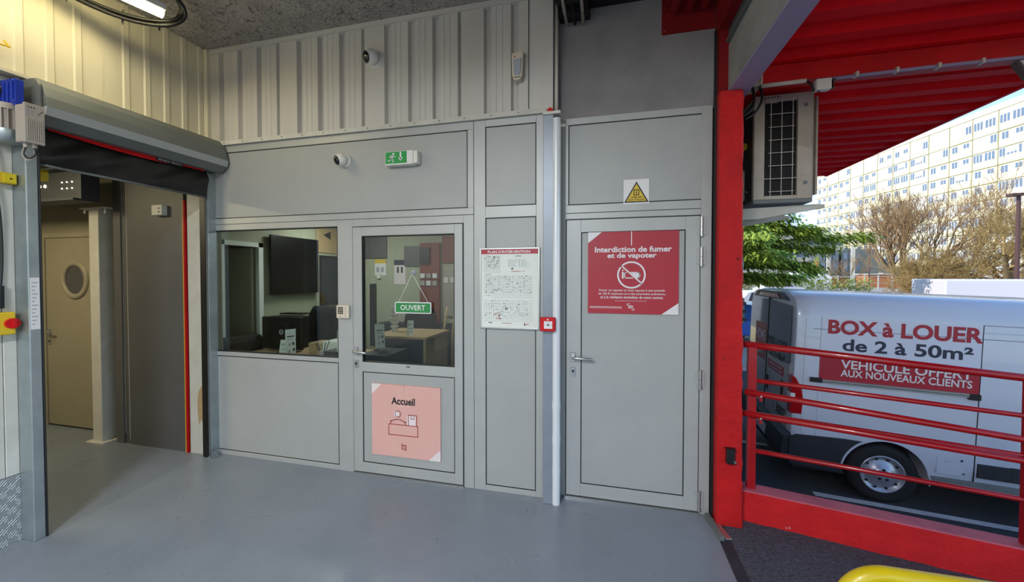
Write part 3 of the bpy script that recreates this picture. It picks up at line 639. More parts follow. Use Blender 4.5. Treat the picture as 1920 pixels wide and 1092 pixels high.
tag(G().tube([(XA + .03, 1.50, 2.75), (XA + .04, 1.53, 2.55), (XA + .03, 1.56, 2.42), (XA + .03, 1.565, 2.33)], .006, 'black', 8).obj('sensor_cable'), 'black cable from the motor to the yellow sensor block', 'cable')
tag(G().tube([(XA + .03, 1.4, 3.10), (XA + .05, 1.5, 3.12), (XA + .04, 1.62, 3.13), (XA + .03, 1.60, 3.16)], .006, 'yellowp', 8).obj('yellow_lead'), 'short yellow wire end on the cream cladding above the motor', 'cable')
tag(G().box(-3.75, -3.69, 1.72, 1.76, 1.42, 1.49, 'whiteplastic').obj('call_button', None, .004), 'small white control unit just inside the roller doorway', 'control unit')

# ---- lamps of the dock: one hanging in view, two added to brighten it
def batten(name, label, a, b_, energy, k='tube', colr=(1, .86, .6), wd=.1):
    a = Vector(a); b_ = Vector(b_); t = thing(name, label, 'ceiling light', (a + b_) / 2)
    d = (b_ - a).normalized(); s_ = d.cross(Vector(Z)).normalized()
    G().bar(a, b_, wd, .05, 'whiteplastic').obj('housing', t, .01)
    G().tube([a + Vector((0, 0, -.03)) + d * .01, b_ + Vector((0, 0, -.03)) - d * .01], wd * .38, k, 12).obj('diffuser', t)
    if energy:
        L = bpy.data.lights.new(name + '_light', 'AREA'); L.shape = 'RECTANGLE'; L.size = wd; L.size_y = (b_ - a).length; L.energy = energy; L.color = colr
        o = bpy.data.objects.new(name + '_light', L); col.objects.link(o); o.parent = t; o.location = (0, 0, -.09); o.rotation_euler = (0, 0, math.atan2(d.y, d.x) - PI / 2)
    return t
batten('ceiling_lamp', 'lit warm batten lamp hanging below the flocked ceiling near the cream cladding', (-3.16, 2.18, 3.66), (-3.51, .98, 3.66), 3.6)
batten('ceiling_lamp', 'added batten lamp out of sight brightening the middle of the dock', (-1.2, -1.2, 3.74), (-1.2, -2.6, 3.74), 175, 'tubewhite', (.90, .94, 1))  # unseen lamp added to brighten the dock
batten('ceiling_lamp', 'second added batten lamp out of sight brightening the dock from its entrance', (-2.6, -3.4, 3.74), (-2.6, -4.8, 3.74), 130, 'tubewhite', (1, .96, .9))  # another unseen lamp added as fill
q = G()
for i, (dz, dr) in enumerate(((0, 0), (.022, .018), (-.012, .03), (.012, -.02))):
    q.tube(spl([(-3.59 + dr, 1.45, 3.77 + dz), (-3.58 + dr, 1.62, 3.70 + dz), (-3.53 + dr, 1.84, 3.60 + dz), (-3.40 + dr, 2.07, 3.565 + dz), (-3.24 + dr, 2.24, 3.60 + dz), (-3.15 + dr, 2.30, 3.70 + dz), (-3.10, 2.2, 3.77), (-3.05, 1.9, 3.785)]), .012, 'black', 8)
for p in ((-3.53, 1.84, 3.6), (-3.4, 2.07, 3.57), (-3.27, 2.22, 3.6)): q.cyl((p[0], p[1], p[2] - .05), (p[0] + .01, p[1], p[2] + .05), .006, 'black', 6)
tag(q.obj('cable_bundle'), 'sagging black cable bundle behind the lit batten lamp', 'cable')

# ---- roof bits by the gap
ct = thing('cable_tray', 'dark perforated cable tray with cables above the metal door wall', 'cable tray', (-.22, 2.4, 3.6))
G().box(-.34, -.12, -.1, 2.97, 3.62, 3.63, 'black').box(-.34, -.335, -.1, 2.97, 3.62, 3.7, 'black').box(-.125, -.12, -.1, 2.97, 3.62, 3.7, 'black').obj('tray', ct)
q = G()
for i in range(3): q.tube([(-.3 + i * .06, -.1, 3.605), (-.31 + i * .065, 1, 3.60), (-.30 + i * .07, 2.2, 3.60), (-.29 + i * .06, 2.95, 3.59)], .012, ('pvc', 'black', 'pvc')[i], 8)
q.obj('cable', ct)
q = G()
for j in range(14): q.box(-.34, -.12, 1.0 + j * .14, 1.03 + j * .14, 3.585, 3.59, 'black')
q.obj('tray_strap', ct)
tag(G().box(-.12, .4, 2.82, 2.97, 3.70, 3.76, 'black').tube([(-.12, 2.80, 3.74), (.4, 2.80, 3.74)], .025, 'pvc', 10).tube([(-.12, 2.84, 3.70), (.4, 2.84, 3.70)], .02, 'black', 10).obj('roof_pipe'), 'dark pipes along the roof line above the metal door wall', 'pipe')
rs = thing('soffit_sheet', 'dark red ribbed soffit with a flat flashing plate above the metal door', 'soffit', (.55, 2.5, 3.5))
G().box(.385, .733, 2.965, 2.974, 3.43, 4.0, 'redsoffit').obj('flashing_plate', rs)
q = G()
for i in range(3):
    x = .47 + i * .095; r_ = .036
    vs_ = []
    for y in (-.1, 2.93):
        for k in range(9): a = PI + PI * k / 8; vs_.append((x + r_ * math.cos(a), y, 3.58 + r_ * 1.1 * math.sin(a)))
    q.add(vs_, [(k, k + 1, k + 10, k + 9) for k in range(8)], 'redsoffit', True)
    q.add([vs_[9 + k] for k in range(9)], [tuple(range(9))], 'redsoffit')
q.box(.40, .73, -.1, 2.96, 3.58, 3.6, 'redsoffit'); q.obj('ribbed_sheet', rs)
for x, z in ((.40, 3.45), (.395, 3.68)): G().cyl((x, 2.965, z), (x, 2.96, z), .006, 'chrome', 8).obj('screw', rs)
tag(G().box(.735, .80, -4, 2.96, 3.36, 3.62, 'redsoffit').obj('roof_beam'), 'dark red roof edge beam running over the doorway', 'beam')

# ---- red pillar
rp = thing('red_pillar', 'chipped red concrete pillar between the metal door and railing', 'pillar', (.82, 2.9, 0))
g = G(); nz = 60; lv = []
for i in range(nz + 1):
    z = 2.935 * i / nz; e = random.uniform(-.004, .004); f_ = random.uniform(-.005, .004); b_ = 0 if z > .1 else 0
    x1 = .882 + .022 * (1 - z / 2.935)
    lv.append([(.742, 2.855, z), (.752, 2.847, z), (x1 - .01 + e, 2.847, z), (x1 + f_, 2.857, z), (x1 + .004, 3.0, z), (.742, 3.0, z)])
vs_ = [p for l in lv for p in l]
g.add(vs_, [(i * 6 + j, i * 6 + (j + 1) % 6, (i + 1) * 6 + (j + 1) % 6, (i + 1) * 6 + j) for i in range(nz) for j in range(6)] + [tuple(range(nz * 6, nz * 6 + 6))], 'redpost'); g.obj('shaft', rp)
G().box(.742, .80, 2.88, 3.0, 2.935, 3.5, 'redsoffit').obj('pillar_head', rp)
G().box(.728, .742, 2.93, 2.96, 0, 3.4, 'gasket').obj('shadow_gap_strip', rp)  # black strip put in for the shadow gap beside the pillar
kb = thing('key_box', 'small black lidded box fixed low on the red pillar', 'box', (.82, 2.84, .4))
G().box(.795, .845, 2.815, 2.847, .44, .535, 'black').obj('body', kb, .004); G().box(.79, .85, 2.808, 2.847, .535, .545, 'black').cyl((.843, 2.815, .46), (.843, 2.805, .46), .008, 'chrome', 8).obj('lid', kb)
# edge beam over the pillar
eb = thing('edge_beam', 'grimy grey steel edge beam resting on the red pillar', 'beam', (.86, 0, 2.95))
G().box(.80, .815, -4, 3.0, 2.945, 3.27, 'galvdark').obj('web', eb)
M['grimy'] = mat('grimy_grey_beam_face', '8f8c88', .8, 0, c2='6f6c6a', scale=1.5, bump=.1)
M['purple'] = mat('faded_lilac_flange', '978aa6', .6)
G().box(.797, .80, -4, 3.0, 2.945, 3.25, 'grimy').obj('web_face', eb)
G().box(.797, .93, -4, 3.0, 2.937, 2.947, 'purple').obj('lower_flange', eb)
G().box(.78, .93, -4, 3.0, 3.27, 3.285, 'galvdark').obj('upper_flange', eb)

g = G(); g.box(.795, .80, -4, 3.0, 3.285, 4.1, 'mesh').box(.80, .86, -4, 3.0, 3.29, 4.1, 'mesh'); struct(g.obj('trim_2'), 'dark board added to close the sky gap above the grimy edge beam', 'board')  # added filler, keeps bright sky from showing above the beam
# ---- canopy
cn = thing('canopy', 'red ribbed steel canopy over the loading ramp', 'canopy', (2, 1, 3.1))
cxa, cxb = .93, 3.12
sheets = [-4, -2.75, -1.5, -.25, 1.0, 2.25, 3.5, 4.75, 6.6]
for si in range(len(sheets) - 1):
    a, b_ = sheets[si], sheets[si + 1]; pts = [(a, 0)]; y = a + .1
    while y < b_ - .12: pts += [(y, 0), (y + .035, -.045), (y + .12, -.045), (y + .155, 0)]; y += .25
    pts.append((b_, 0)); q = G(); vs_ = []
    for (t, d) in pts: vs_ += [(cxa, t, 3.17 - d), (cxb, t, 3.17 - d)]
    fs = [(2 * i, 2 * i + 1, 2 * i + 3, 2 * i + 2) for i in range(len(pts) - 1)]
    q.add(vs_, [f[::-1] for f in fs], 'redsheet'); q.obj('canopy_sheet', cn)
G().box(cxa, cxb + .02, -4, 6.6, 3.225, 3.26, 'redsheet').obj('deck', cn)
G().box(cxb, cxb + .03, -4, 6.6, 3.16, 3.26, 'redsheet').obj('edge_fascia', cn)
G().box(1.04, cxb, 3.05, 3.16, 3.045, 3.165, 'red').obj('purlin', cn, .004)
G().box(.93, 1.05, 3.04, 3.17, 3.03, 3.17, 'acbeige').box(1.045, 1.055, 3.03, 3.17, 3.03, 3.17, 'pvc').obj('purlin_bracket', cn)
cdt = thing('conduit', 'white conduit clipped under the red canopy purlin', 'conduit', (1.8, 3.04, 3.03))
q = G().tube([(1.05, 3.04, 3.025), (1.32, 3.04, 3.03)], .014, 'pvc', 10); q.obj('duct_piece', cdt)
q = G().tube([(1.48, 3.05, 3.03), (2.0, 3.04, 3.035), (2.6, 3.04, 3.035), (3.05, 3.04, 3.04)], .012, 'purple', 8)
for i in range(6): q.box(1.6 + i * .22, 1.615 + i * .22, 3.02, 3.06, 3.02, 3.05, 'pvc')
q.obj('duct_piece', cdt)
G().tube([(1.32, 3.04, 3.03), (1.345, 3.03, 3.0), (1.36, 3.03, 2.955), (1.40, 3.03, 2.945)], .007, 'black', 8).tube([(1.44, 3.03, 2.95), (1.475, 3.03, 2.96), (1.475, 3.04, 3.01), (1.5, 3.05, 3.03)], .007, 'black', 8).obj('flex', cdt)
tag(G().box(1.365, 1.455, 3.0, 3.05, 2.945, 3.02, 'whiteplastic').obj('junction_box', None, .008), 'white square junction box hanging under the canopy conduit', 'junction box')
tag(G().tube(spl([(1.0, 3.06, 3.03), (1.01, 3.05, 2.95), (.99, 3.04, 2.87), (.93, 3.03, 2.82)]), .01, 'black', 8).tube(spl([(1.05, 3.06, 3.03), (1.06, 3.05, 2.94), (1.02, 3.04, 2.85), (.95, 3.03, 2.80)]), .009, 'black', 8).obj('hanging_cable'), 'pair of black cables looping down behind the red pillar top', 'cable')
fl = thing('floodlight', 'grey floodlight under the canopy at the frame edge', 'floodlight', (2.55, 3.0, 2.85))
G().obox((2.52, 3.03, 2.955), (1, 0, 0), (0, .5, .87), (0, -.87, .5), .08, .075, .02, 'galvdark').obj('body', fl, .006)
G().obox((2.52, 3.018, 2.96), (1, 0, 0), (0, .5, .87), (0, -.87, .5), .065, .06, .012, 'paper').obj('lens', fl)
G().box(2.50, 2.54, 3.03, 3.06, 2.97, 3.05, 'galvdark').obj('bracket', fl)

# ---- low wall and railing
g = G(); n_ = 40; lv = []
for i in range(n_ + 1):
    x = .884 + 4.3 * i / n_; zt_ = .215 - .104 * (x - .893)
    lv.append([(x, 2.95, zr(x) - 1.2), (x, 2.95 + random.uniform(-.001, .001), zr(x) - .01), (x, 2.951, zt_ - .008), (x, 2.96, zt_), (x, 3.09, zt_ - .004), (x, 3.1, zt_ - .02), (x, 3.1, -1.3)])
lwt = sthing('low_wall', 'red painted low concrete wall with a faded coping under the railing', 'low wall', (2.5, 3.0, 0))
def grid(g_, lv, cols_, k):
    n = len(lv); w_ = len(cols_)
    g_.add([lv[i][c] for i in range(n) for c in cols_], [(i * w_ + j, (i + 1) * w_ + j, (i + 1) * w_ + j + 1, i * w_ + j + 1) for i in range(n - 1) for j in range(w_ - 1)], k)
g = G(); grid(g, lv, [0, 1, 2], 'redwall'); grid(g, lv, [4, 5, 6], 'redwall'); g.poly(lv[-1], 'redwall'); g.obj('wall_body', lwt)
g = G(); grid(g, lv, [2, 3, 4], 'redtop'); g.obj('coping', lwt)
rl = thing('railing', 'red tubular steel railing standing on the low wall', 'railing', (1.8, 3.02, .1))
sl = -.0925
def rail(z0, y, r_, x0, x1, k='redrail', s_=sl): return G().tube([(x0, y, z0 + s_ * (x0 - .92)), ((x0 + x1) / 2, y, z0 + s_ * ((x0 + x1) / 2 - .92)), (x1, y, z0 + s_ * (x1 - .92))], r_, k, 14).obj('rail', rl)
rail(1.222, 3.02, .024, .90, 4.8); rail(.974, 3.02, .0155, 1.0, 4.8, s_=-.083); rail(.895, 2.985, .021, .95, 4.8, s_=-.121)
rail(.742, 2.985, .021, .93, 4.8, s_=-.106); rail(.735, 3.03, .016, 1.01, 4.8, s_=-.09); rail(.477, 3.02, .0155, 1.01, 4.8, s_=-.097)
for x in (1.005, 2.53, 4.05):
    zb = .215 - .104 * (x - .893); G().box(x - .026, x + .026, 3.0, 3.04, zb - .02, 1.21 + sl * (x - .92), 'redrail').obj('post', rl, .003)
for z in (.862, .708):
    G().box(1.04, 1.058, 2.975, 2.982, z - .03, z + .03, 'redrail').tube([(1.02, 2.985, z - .005), (1.045, 2.97, z), (1.05, 2.965, z + .012)], .006, 'chrome', 8).obj('clamp', rl)

# ---- yellow hoop, small edge bracket
yh = G(); pts = []
for i in range(17): a = PI - PI / 2 * i / 16; pts.append((1.19 + .17 * math.cos(a), 1.97 - .0, .24 + .17 * math.sin(a)))
pts = [(1.02, 1.97, zr(1.02))] + pts
e_ = []
for i in range(17): a = PI / 2 - PI / 2 * i / 16; e_.append((1.85 + .17 * math.cos(a), 1.97, .24 + .17 * math.sin(a)))
pts += e_ + [(2.02, 1.97, zr(2.02))]
yh.tube(pts, .034, 'yellow', 18); tag(yh.obj('guard_hoop'), 'yellow tubular guard hoop on the asphalt before the red wall', 'guard hoop')
tag(G().bar((.70, 2.92, .02), (.735, 2.68, .012), .03, .03, 'galvdark').bar((.735, 2.9, .008), (.78, 2.70, .006), .04, .008, 'chrome').obj('edge_bracket', None, .002), 'small bent metal bracket on the floor at the foot of the door frame', 'bracket')

# ================================================================== SIGNS AND DEVICES ON THE WALL
def wtext(g_, s_, x0, x1, z0, z1, y, k, bold=0., res=2): text(g_, s_, (x0, y, z0), X, Z, x1 - x0, z1 - z0, k, bold, res)
def wline(g_, pts, wd, y, k, closed=False):
    pts = list(pts) + ([pts[0]] if closed else [])
    for a, b_ in zip(pts[:-1], pts[1:]):
        a = Vector(a); b_ = Vector(b_); d = (b_ - a).normalized(); q = Vector((-d.y, d.x)) * wd / 2; a = a - d * wd * .4; b_ = b_ + d * wd * .4
        g_.poly([(c.x, y, c.y) for c in (a - q, b_ - q, b_ + q, a + q)], k)
def arc(cx, cz, r, a0, a1, n=12): return [(cx + r * math.cos(R(a0 + (a1 - a0) * i / n)), cz + r * math.sin(R(a0 + (a1 - a0) * i / n))) for i in range(n + 1)]
def serif_text(g_, s_, x0, x1, z0, z1, y, k):
    wtext(g_, s_, x0, x1, z0, z1, y, k, .028, 3)

# no smoking sign
ys = YD - .022
t = thing('no_smoking_sign', 'red no smoking and no vaping sign on the metal door', 'sign', (.19, ys, 1.42))
G().box(-.127, .507, ys, ys + .012, 1.423, 2.026, 'redsign').obj('board', t)
q = G(); yy = ys - .0006
q.poly([(-.127, yy, 2.026), (-.027, yy, 2.026), (-.127, yy, 1.945)][::-1], 'whitesign'); q.poly([(.507, yy, 1.423), (.507, yy, 1.507), (.392, yy, 1.423)][::-1], 'whitesign'); q.obj('corner_print', t)
q = G()
serif_text(q, 'Interdiction de fumer', -.077, .46, 1.875, 1.917, yy, 'whitesign'); serif_text(q, 'et de vapoter', .013, .358, 1.822, 1.87, yy, 'whitesign'); q.obj('heading', t)
q = G(); wline(q, [(.184, 2.024), (.184, 1.925)], .006, yy, 'whitesign')
q.ring((.184, yy, 1.708), X, Z, .088, .100, 'whitesign', 48, thick=.0004)
q.poly([(.13, yy - .0002, 1.682), (.13, yy - .0002, 1.73), (.118, yy - .0002, 1.73), (.118, yy - .0002, 1.682)], 'whitesign')
wline(q, [(.138, 1.686), (.138, 1.726), (.232, 1.726), (.244, 1.716), (.244, 1.696), (.232, 1.686)], .007, yy, 'whitesign', True)
q.poly([(.18, yy, 1.722), (.205, yy, 1.69), (.235, yy, 1.69), (.244, yy, 1.70), (.244, yy, 1.72)], 'whitesign')
wline(q, [(.122, 1.74), (.138, 1.752)], .007, yy, 'whitesign')
wline(q, [(.115, 1.772), (.25, 1.648)], .018, yy - .0004, 'redsign'); wline(q, [(.118, 1.772), (.252, 1.65)], .010, yy - .0008, 'whitesign')
q.obj('pictogram', t)
q = G()
wtext(q, 'Fumer ou vapoter ici vous expose à une amende', -.045, .415, 1.583, 1.604, yy, 'whitesign', .01); wtext(q, 'de 150 € minimum ou à des poursuites judiciaires,', -.05, .42, 1.558, 1.579, yy, 'whitesign', .01)
wtext(q, 'et à la résiliation immédiate de votre contrat.', -.035, .405, 1.534, 1.555, yy, 'whitesign', .01)
for i in range(18): q.box(.068 + i * .0125, .077 + i * .0125, yy - .0002, yy, 1.516, 1.5185, 'whitesign')
for r_ in range(2):
    for i in range(22): q.box(-.112 + i * .0105, -.104 + i * .0105, yy - .0002, yy, 1.462 + r_ * .009, 1.466 + r_ * .009, 'whitesign')
q.box(.165, .195, yy - .0002, yy, 1.464, 1.484, 'whitesign'); wline(q, [(.158, 1.484), (.158, 1.496), (.172, 1.496)], .005, yy, 'whitesign'); wline(q, [(.190, 1.452), (.204, 1.452), (.204, 1.462)], .005, yy, 'whitesign')
q.obj('small_print', t)
q = G(); wtext(q, 'HB', .17, .19, 1.468, 1.48, yy - .0008, 'redsign', .02); q.obj('logo_letters', t)

# pink reception sign
ys = YB - .02; yy = ys - .0006
t = thing('reception_sign', 'salmon pink Accueil sign on the lower half of the glazed door', 'sign', (-1.607, ys, .185))
G().box(-1.92, -1.294, ys, ys + .012, .188, .792, 'pink').obj('board', t)
q = G(); q.poly([(-1.92, yy, .792), (-1.92, yy, .70), (-1.83, yy, .792)], 'pinkpale'); q.poly([(-1.294, yy, .188), (-1.294, yy, .285), (-1.40, yy, .188)], 'pinkpale')
q.ring((-1.69, yy, .548), X, Z, 0.001, .024, 'pinkpale', 24, thick=.0001)
q.poly([(-1.592, yy, .462), (-1.515, yy, .462), (-1.515, yy, .545), (-1.592, yy, .545)][::-1], 'pinkpale'); q.obj('corner_print', t)
q = G(); serif_text(q, 'Accueil', -1.735, -1.52, .628, .69, yy, 'ink'); wline(q, [(-1.62, .79), (-1.62, .775)], .003, yy, 'darkred'); wline(q, [(-1.62, .76), (-1.62, .705)], .003, yy, 'greysoft'); q.obj('heading', t)
q = G(); yy2 = yy - .0003
wline(q, arc(-1.675, .55, .026, 0, 360, 20), .005, yy2, 'darkred')
wline(q, [(-1.76, .46), (-1.495, .46), (-1.495, .372), (-1.76, .372)], .006, yy2, 'darkred', True)
wline(q, [(-1.745, .46), (-1.742, .49)] + arc(-1.675, .41, .095, 130, 50, 10) + [(-1.608, .49), (-1.605, .46)], .006, yy2, 'darkred')
wline(q, [(-1.58, .462), (-1.58, .548), (-1.505, .548), (-1.505, .462)], .006, yy2, 'darkred'); wline(q, [(-1.556, .548), (-1.556, .518), (-1.53, .518), (-1.53, .548)], .005, yy2, 'darkred')
wline(q, [(-1.64, .292), (-1.602, .292), (-1.602, .258), (-1.64, .258)], .006, yy2, 'darkred', True); wline(q, [(-1.632, .281), (-1.61, .281)], .004, yy2, 'darkred'); wline(q, [(-1.632, .269), (-1.61, .269)], .004, yy2, 'darkred')
wline(q, [(-1.645, .298), (-1.637, .304)], .005, yy2, 'darkred'); wline(q, [(-1.605, .247), (-1.597, .253)], .005, yy2, 'darkred')
q.obj('pictogram', t)

# electric cabinet warning
ys = YD - .008; yy = ys - .0006
t = thing('electrical_warning_sign', 'white plate with a yellow warning triangle reading armoire electrique', 'sign', (.215, ys, 2.23))
G().box(.127, .305, ys, ys + .008, 2.228, 2.406, 'whitesign').obj('plate', t)
q = G(); q.poly([(.131, yy, 2.238), (.303, yy, 2.238), (.217, yy, 2.39)], 'ink'); q.poly([(.147, yy - .0004, 2.247), (.287, yy - .0004, 2.247), (.217, yy - .0004, 2.372)], 'yellowp')
wline(q, [(.20, 2.292), (.20, 2.33), (.234, 2.33), (.234, 2.292)], .006, yy - .0008, 'ink', True); wline(q, [(.221, 2.326), (.213, 2.311), (.222, 2.311), (.215, 2.297)], .004, yy - .0008, 'ink'); q.obj('triangle', t)
q = G(); wtext(q, 'ARMOIRE', .176, .258, 2.270, 2.282, yy - .0006, 'ink', .02); wtext(q, 'ELECTRIQUE', .162, .272, 2.250, 2.264, yy - .0006, 'ink', .02); q.obj('lettering', t)

# exit sign
t = thing('exit_sign', 'green running man emergency exit light above the glazed door', 'exit sign', (-1.6, YB, 2.6))
G().prism([(-1.752, 2.6), (-1.50, 2.6), (-1.50, 2.712), (-1.752, 2.712)], 'y', YB - .07, YB - .006, 'whiteplastic').obj('housing', t, .006)
G().box(-1.50, -1.465, YB - .066, YB - .006, 2.605, 2.708, 'whiteplastic').obj('end_cap', t, .006)
yy = YB - .0712
G().box(-1.745, -1.555, yy, yy + .004, 2.612, 2.706, 'greenlit').obj('green_panel', t); G().box(-1.553, -1.508, yy, yy + .004, 2.616, 2.702, 'whitesign').obj('white_panel', t)
q = G(); yy -= .0008
q.ring((-1.672, yy, 2.69), X, Z, 0, .008, 'whitesign', 14, thick=.0001)
for pts, wd in (([(-1.68, 2.678), (-1.69, 2.652)], .016), ([(-1.69, 2.652), (-1.672, 2.64), (-1.68, 2.624)], .008), ([(-1.69, 2.652), (-1.703, 2.636), (-1.72, 2.636)], .008), ([(-1.678, 2.676), (-1.664, 2.664), (-1.652, 2.668)], .006), ([(-1.68, 2.677), (-1.70, 2.676), (-1.706, 2.662)], .006)): wline(q, pts, wd, yy, 'whitesign')
wline(q, [(-1.61, 2.695), (-1.61, 2.65)], .014, yy, 'whitesign'); q.poly([(-1.632, yy, 2.655), (-1.61, yy, 2.63), (-1.588, yy, 2.655)], 'whitesign'); q.obj('pictogram', t)

# domes cameras
def dome(c, label, s_=1.):
    t = thing('security_camera', label, 'camera', c); c = Vector(c); d = Vector((-.42, -.78, -.32)).normalized()
    G().lathe(c, (0, -1, 0), [(-.0, .062 * s_), (.012, .062 * s_), (.028, .056 * s_), (.03, 0)], 'whiteplastic', 28).obj('base', t)
    p = c + Vector((-.005, -.055, -.002)) * s_; q = G(); prof = []
    for i in range(11): a = R(-90 + 140 * i / 10); prof.append((.056 * s_ * math.sin(a), .056 * s_ * math.cos(a)))
    q.lathe(p, d, prof, 'whiteplastic', 28).obj('eyeball', t)
    G().lathe(p + d * .041 * s_, d, [(0, .037 * s_), (.006, .037 * s_), (.012, .032 * s_), (.018, .02 * s_), (.02, 0)], 'lens', 24).obj('lens_cover', t)
    G().ring(p + d * .045 * s_, d.cross(Vector(Z)), Vector(Z) - d * d.z, .037 * s_, .041 * s_, 'black', 24).obj('seal_ring', t)
dome((-2.17, YB, 2.686), 'white eyeball security camera mounted on the grey panel beside exit sign', .95)
dome((-1.87, YB - .0, 3.50), 'white eyeball security camera mounted high on the ribbed cladding', 1.12)

# motion detector
t = thing('motion_detector', 'slim white motion detector with grey lens on the ribbed cladding', 'detector', (-.64, 2.86, 3.16))
G().prism([(-.688, 3.36), (-.598, 3.375), (-.605, 3.2), (-.62, 3.165), (-.672, 3.16), (-.684, 3.2)], 'y', 2.815, 2.872, 'beigeplastic').obj('body', t, .006)
G().prism([(-.674, 3.31), (-.612, 3.315), (-.618, 3.21), (-.628, 3.195), (-.662, 3.195), (-.67, 3.21)], 'y', 2.808, 2.82, 'greysoft').obj('lens', t, .003)
G().cyl((-.664, 2.816, 3.332), (-.664, 2.812, 3.332), .005, 'red', 10).box(-.67, -.62, 2.813, 2.816, 3.178, 3.183, 'ink').obj('led', t)

# keypad
t = thing('keypad', 'beige door entry keypad between the window and the glazed door', 'keypad', (-2.19, YB, 1.335))
G().box(-2.252, -2.13, YB - .035, YB - .006, 1.335, 1.45, 'beigeplastic').obj('body', t, .008)
for i in range(3):
    for j in range(4): G().box(-2.232 + i * .018, -2.220 + i * .018, YB - .039, YB - .035, 1.375 + j * .016, 1.386 + j * .016, 'black').obj('key', t)
G().cyl((-2.21, YB - .037, 1.352), (-2.21, YB - .035, 1.352), .004, 'black', 8).box(-2.16, -2.157, YB - .037, YB - .035, 1.34, 1.445, 'greyplastic').obj('bezel', t)

# fire alarm call point
t = thing('fire_call_point', 'red square fire alarm call point on the silver casing', 'alarm', (-.4, 2.8, 1.3))
G().box(-.462, -.352, 2.765, 2.818, 1.297, 1.398, 'red').obj('body', t, .006)
G().box(-.432, -.372, 2.762, 2.766, 1.318, 1.372, 'whitesign').obj('window', t)
q = G(); q.ring((-.402, 2.7605, 1.345), X, Z, 0, .007, 'ink', 14); wline(q, [(-.425, 1.345), (-.415, 1.345)], .004, 2.7605, 'greysoft'); wline(q, [(-.389, 1.345), (-.379, 1.345)], .004, 2.7605, 'greysoft'); wline(q, [(-.41, 1.362), (-.394, 1.362)], .003, 2.7605, 'greysoft'); q.ring((-.405, 2.7635, 1.384), X, Z, 0, .006, 'whitesign', 12); q.obj('print', t)

# intervention plan
t = thing('fire_plan_board', 'framed white fire intervention plan with a red heading on the narrow panel', 'notice board', (-.718, YB - .01, 1.29))
G().box(-.945, -.493, YB - .02, YB - .008, 1.30, 1.91, 'paper').obj('sheet', t)
q = G(); yy = YB - .024
for a, b_, c, d in ((-.957, -.945, 1.291, 1.918), (-.493, -.481, 1.291, 1.918), (-.945, -.493, 1.291, 1.303), (-.945, -.493, 1.906, 1.918)): q.box(a, b_, yy - .003, YB - .006, c, d, 'chrome')
q.obj('frame', t, .002)
yy = YB - .0207
q = G(); q.poly([(-.943, yy, 1.87), (-.495, yy, 1.87), (-.495, yy, 1.905), (-.943, yy, 1.905)][::-1], 'redsign'); q.obj('heading_band', t)
q = G(); wtext(q, "PLAN D'INTERVENTION", -.89, -.555, 1.876, 1.898, yy - .0005, 'whitesign', .02); q.obj('heading', t)
q = G(); rnd = random.Random(3)
def planmap(x0, x1, z0, z1, nx, nz, cut=None):
    for i in range(nx + 1):
        x = x0 + (x1 - x0) * i / nx; zz = z0 if not cut or x > cut[0] else cut[1]; wline(q, [(x, zz), (x, z1)], .0012, yy, 'greysoft')
    for j in range(nz + 1):
        z = z0 + (z1 - z0) * j / nz; xx = x0 if not cut or z > cut[1] else cut[0]; wline(q, [(xx, z), (x1, z)], .0012, yy, 'greysoft')
    for i in range(int(nx * nz * .8)):
        x = rnd.uniform(x0, x1 - .01); z = rnd.uniform(z0 + .03, z1); a = rnd.choice((.003, .004, .006, .009)); q.box(x, x + a, yy - .0008, yy - .0004, z, z + rnd.choice((.002, .003, .005)), 'ink')
    for i in range(nx * nz // 2):
        x = rnd.uniform(x0, x1 - .02); z = rnd.uniform(z0 + .03, z1); wline(q, [(x, z), (x + rnd.choice((0, .012)), z + rnd.choice((.01, .0)))], .001, yy, 'navy')
planmap(-.918, -.792, 1.725, 1.855, 9, 8); planmap(-.918, -.54, 1.535, 1.70, 22, 8, (-.85, 1.56)); planmap(-.918, -.54, 1.35, 1.51, 20, 7)
for i in range(36):
    a = rnd.uniform(0, 6.28); r_ = rnd.uniform(.008, .036); x = -.81 + r_ * math.cos(a); z = 1.385 + r_ * .8 * math.sin(a)
    wline(q, [(x, z), (x + .007 * math.cos(a + 1), z + .007 * math.sin(a + 1))], .002, yy - .001, 'red' if i % 3 else 'ink')
for r_ in range(8):
    for c_ in range(2):
        for i in range(rnd.randint(3, 6)): q.box(-.715 + c_ * .09 + i * .012, -.706 + c_ * .09 + i * .012, yy - .0004, yy, 1.835 - r_ * .0075 - .012, 1.8375 - r_ * .0075 - .012, 'greysoft')
        q.box(-.725 + c_ * .085, -.721 + c_ * .085, yy - .0004, yy, 1.835 - r_ * .0075 - .012, 1.839 - r_ * .0075 - .012, 'red' if r_ > 5 and c_ == 0 else 'ink')
q.obj('floor_maps', t)
q = G(); wtext(q, 'CONSIGNES', -.672, -.625, 1.85, 1.857, yy, 'ink', .02); wtext(q, 'INCENDIE 1 à 18', -.70, -.60, 1.733, 1.741, yy, 'redsign', .02)
wtext(q, '2ème Etage', -.912, -.865, 1.711, 1.718, yy, 'redsign', .02); wtext(q, '1er Etage', -.908, -.87, 1.546, 1.553, yy, 'redsign', .02); wtext(q, 'Rez-de-Chaussée', -.775, -.70, 1.333, 1.34, yy, 'redsign', .02)
q.box(-.885, -.855, yy - .0004, yy, 1.335, 1.341, 'navy'); q.ring((-.695, yy, 1.757), X, Z, 0, .007, 'ink', 12); q.poly([(-.605, yy, 1.322), (-.59, yy, 1.322), (-.597, yy, 1.345)], 'ink'); q.box(-.588, -.565, yy - .0004, yy, 1.328, 1.333, 'redsign'); q.obj('captions', t)

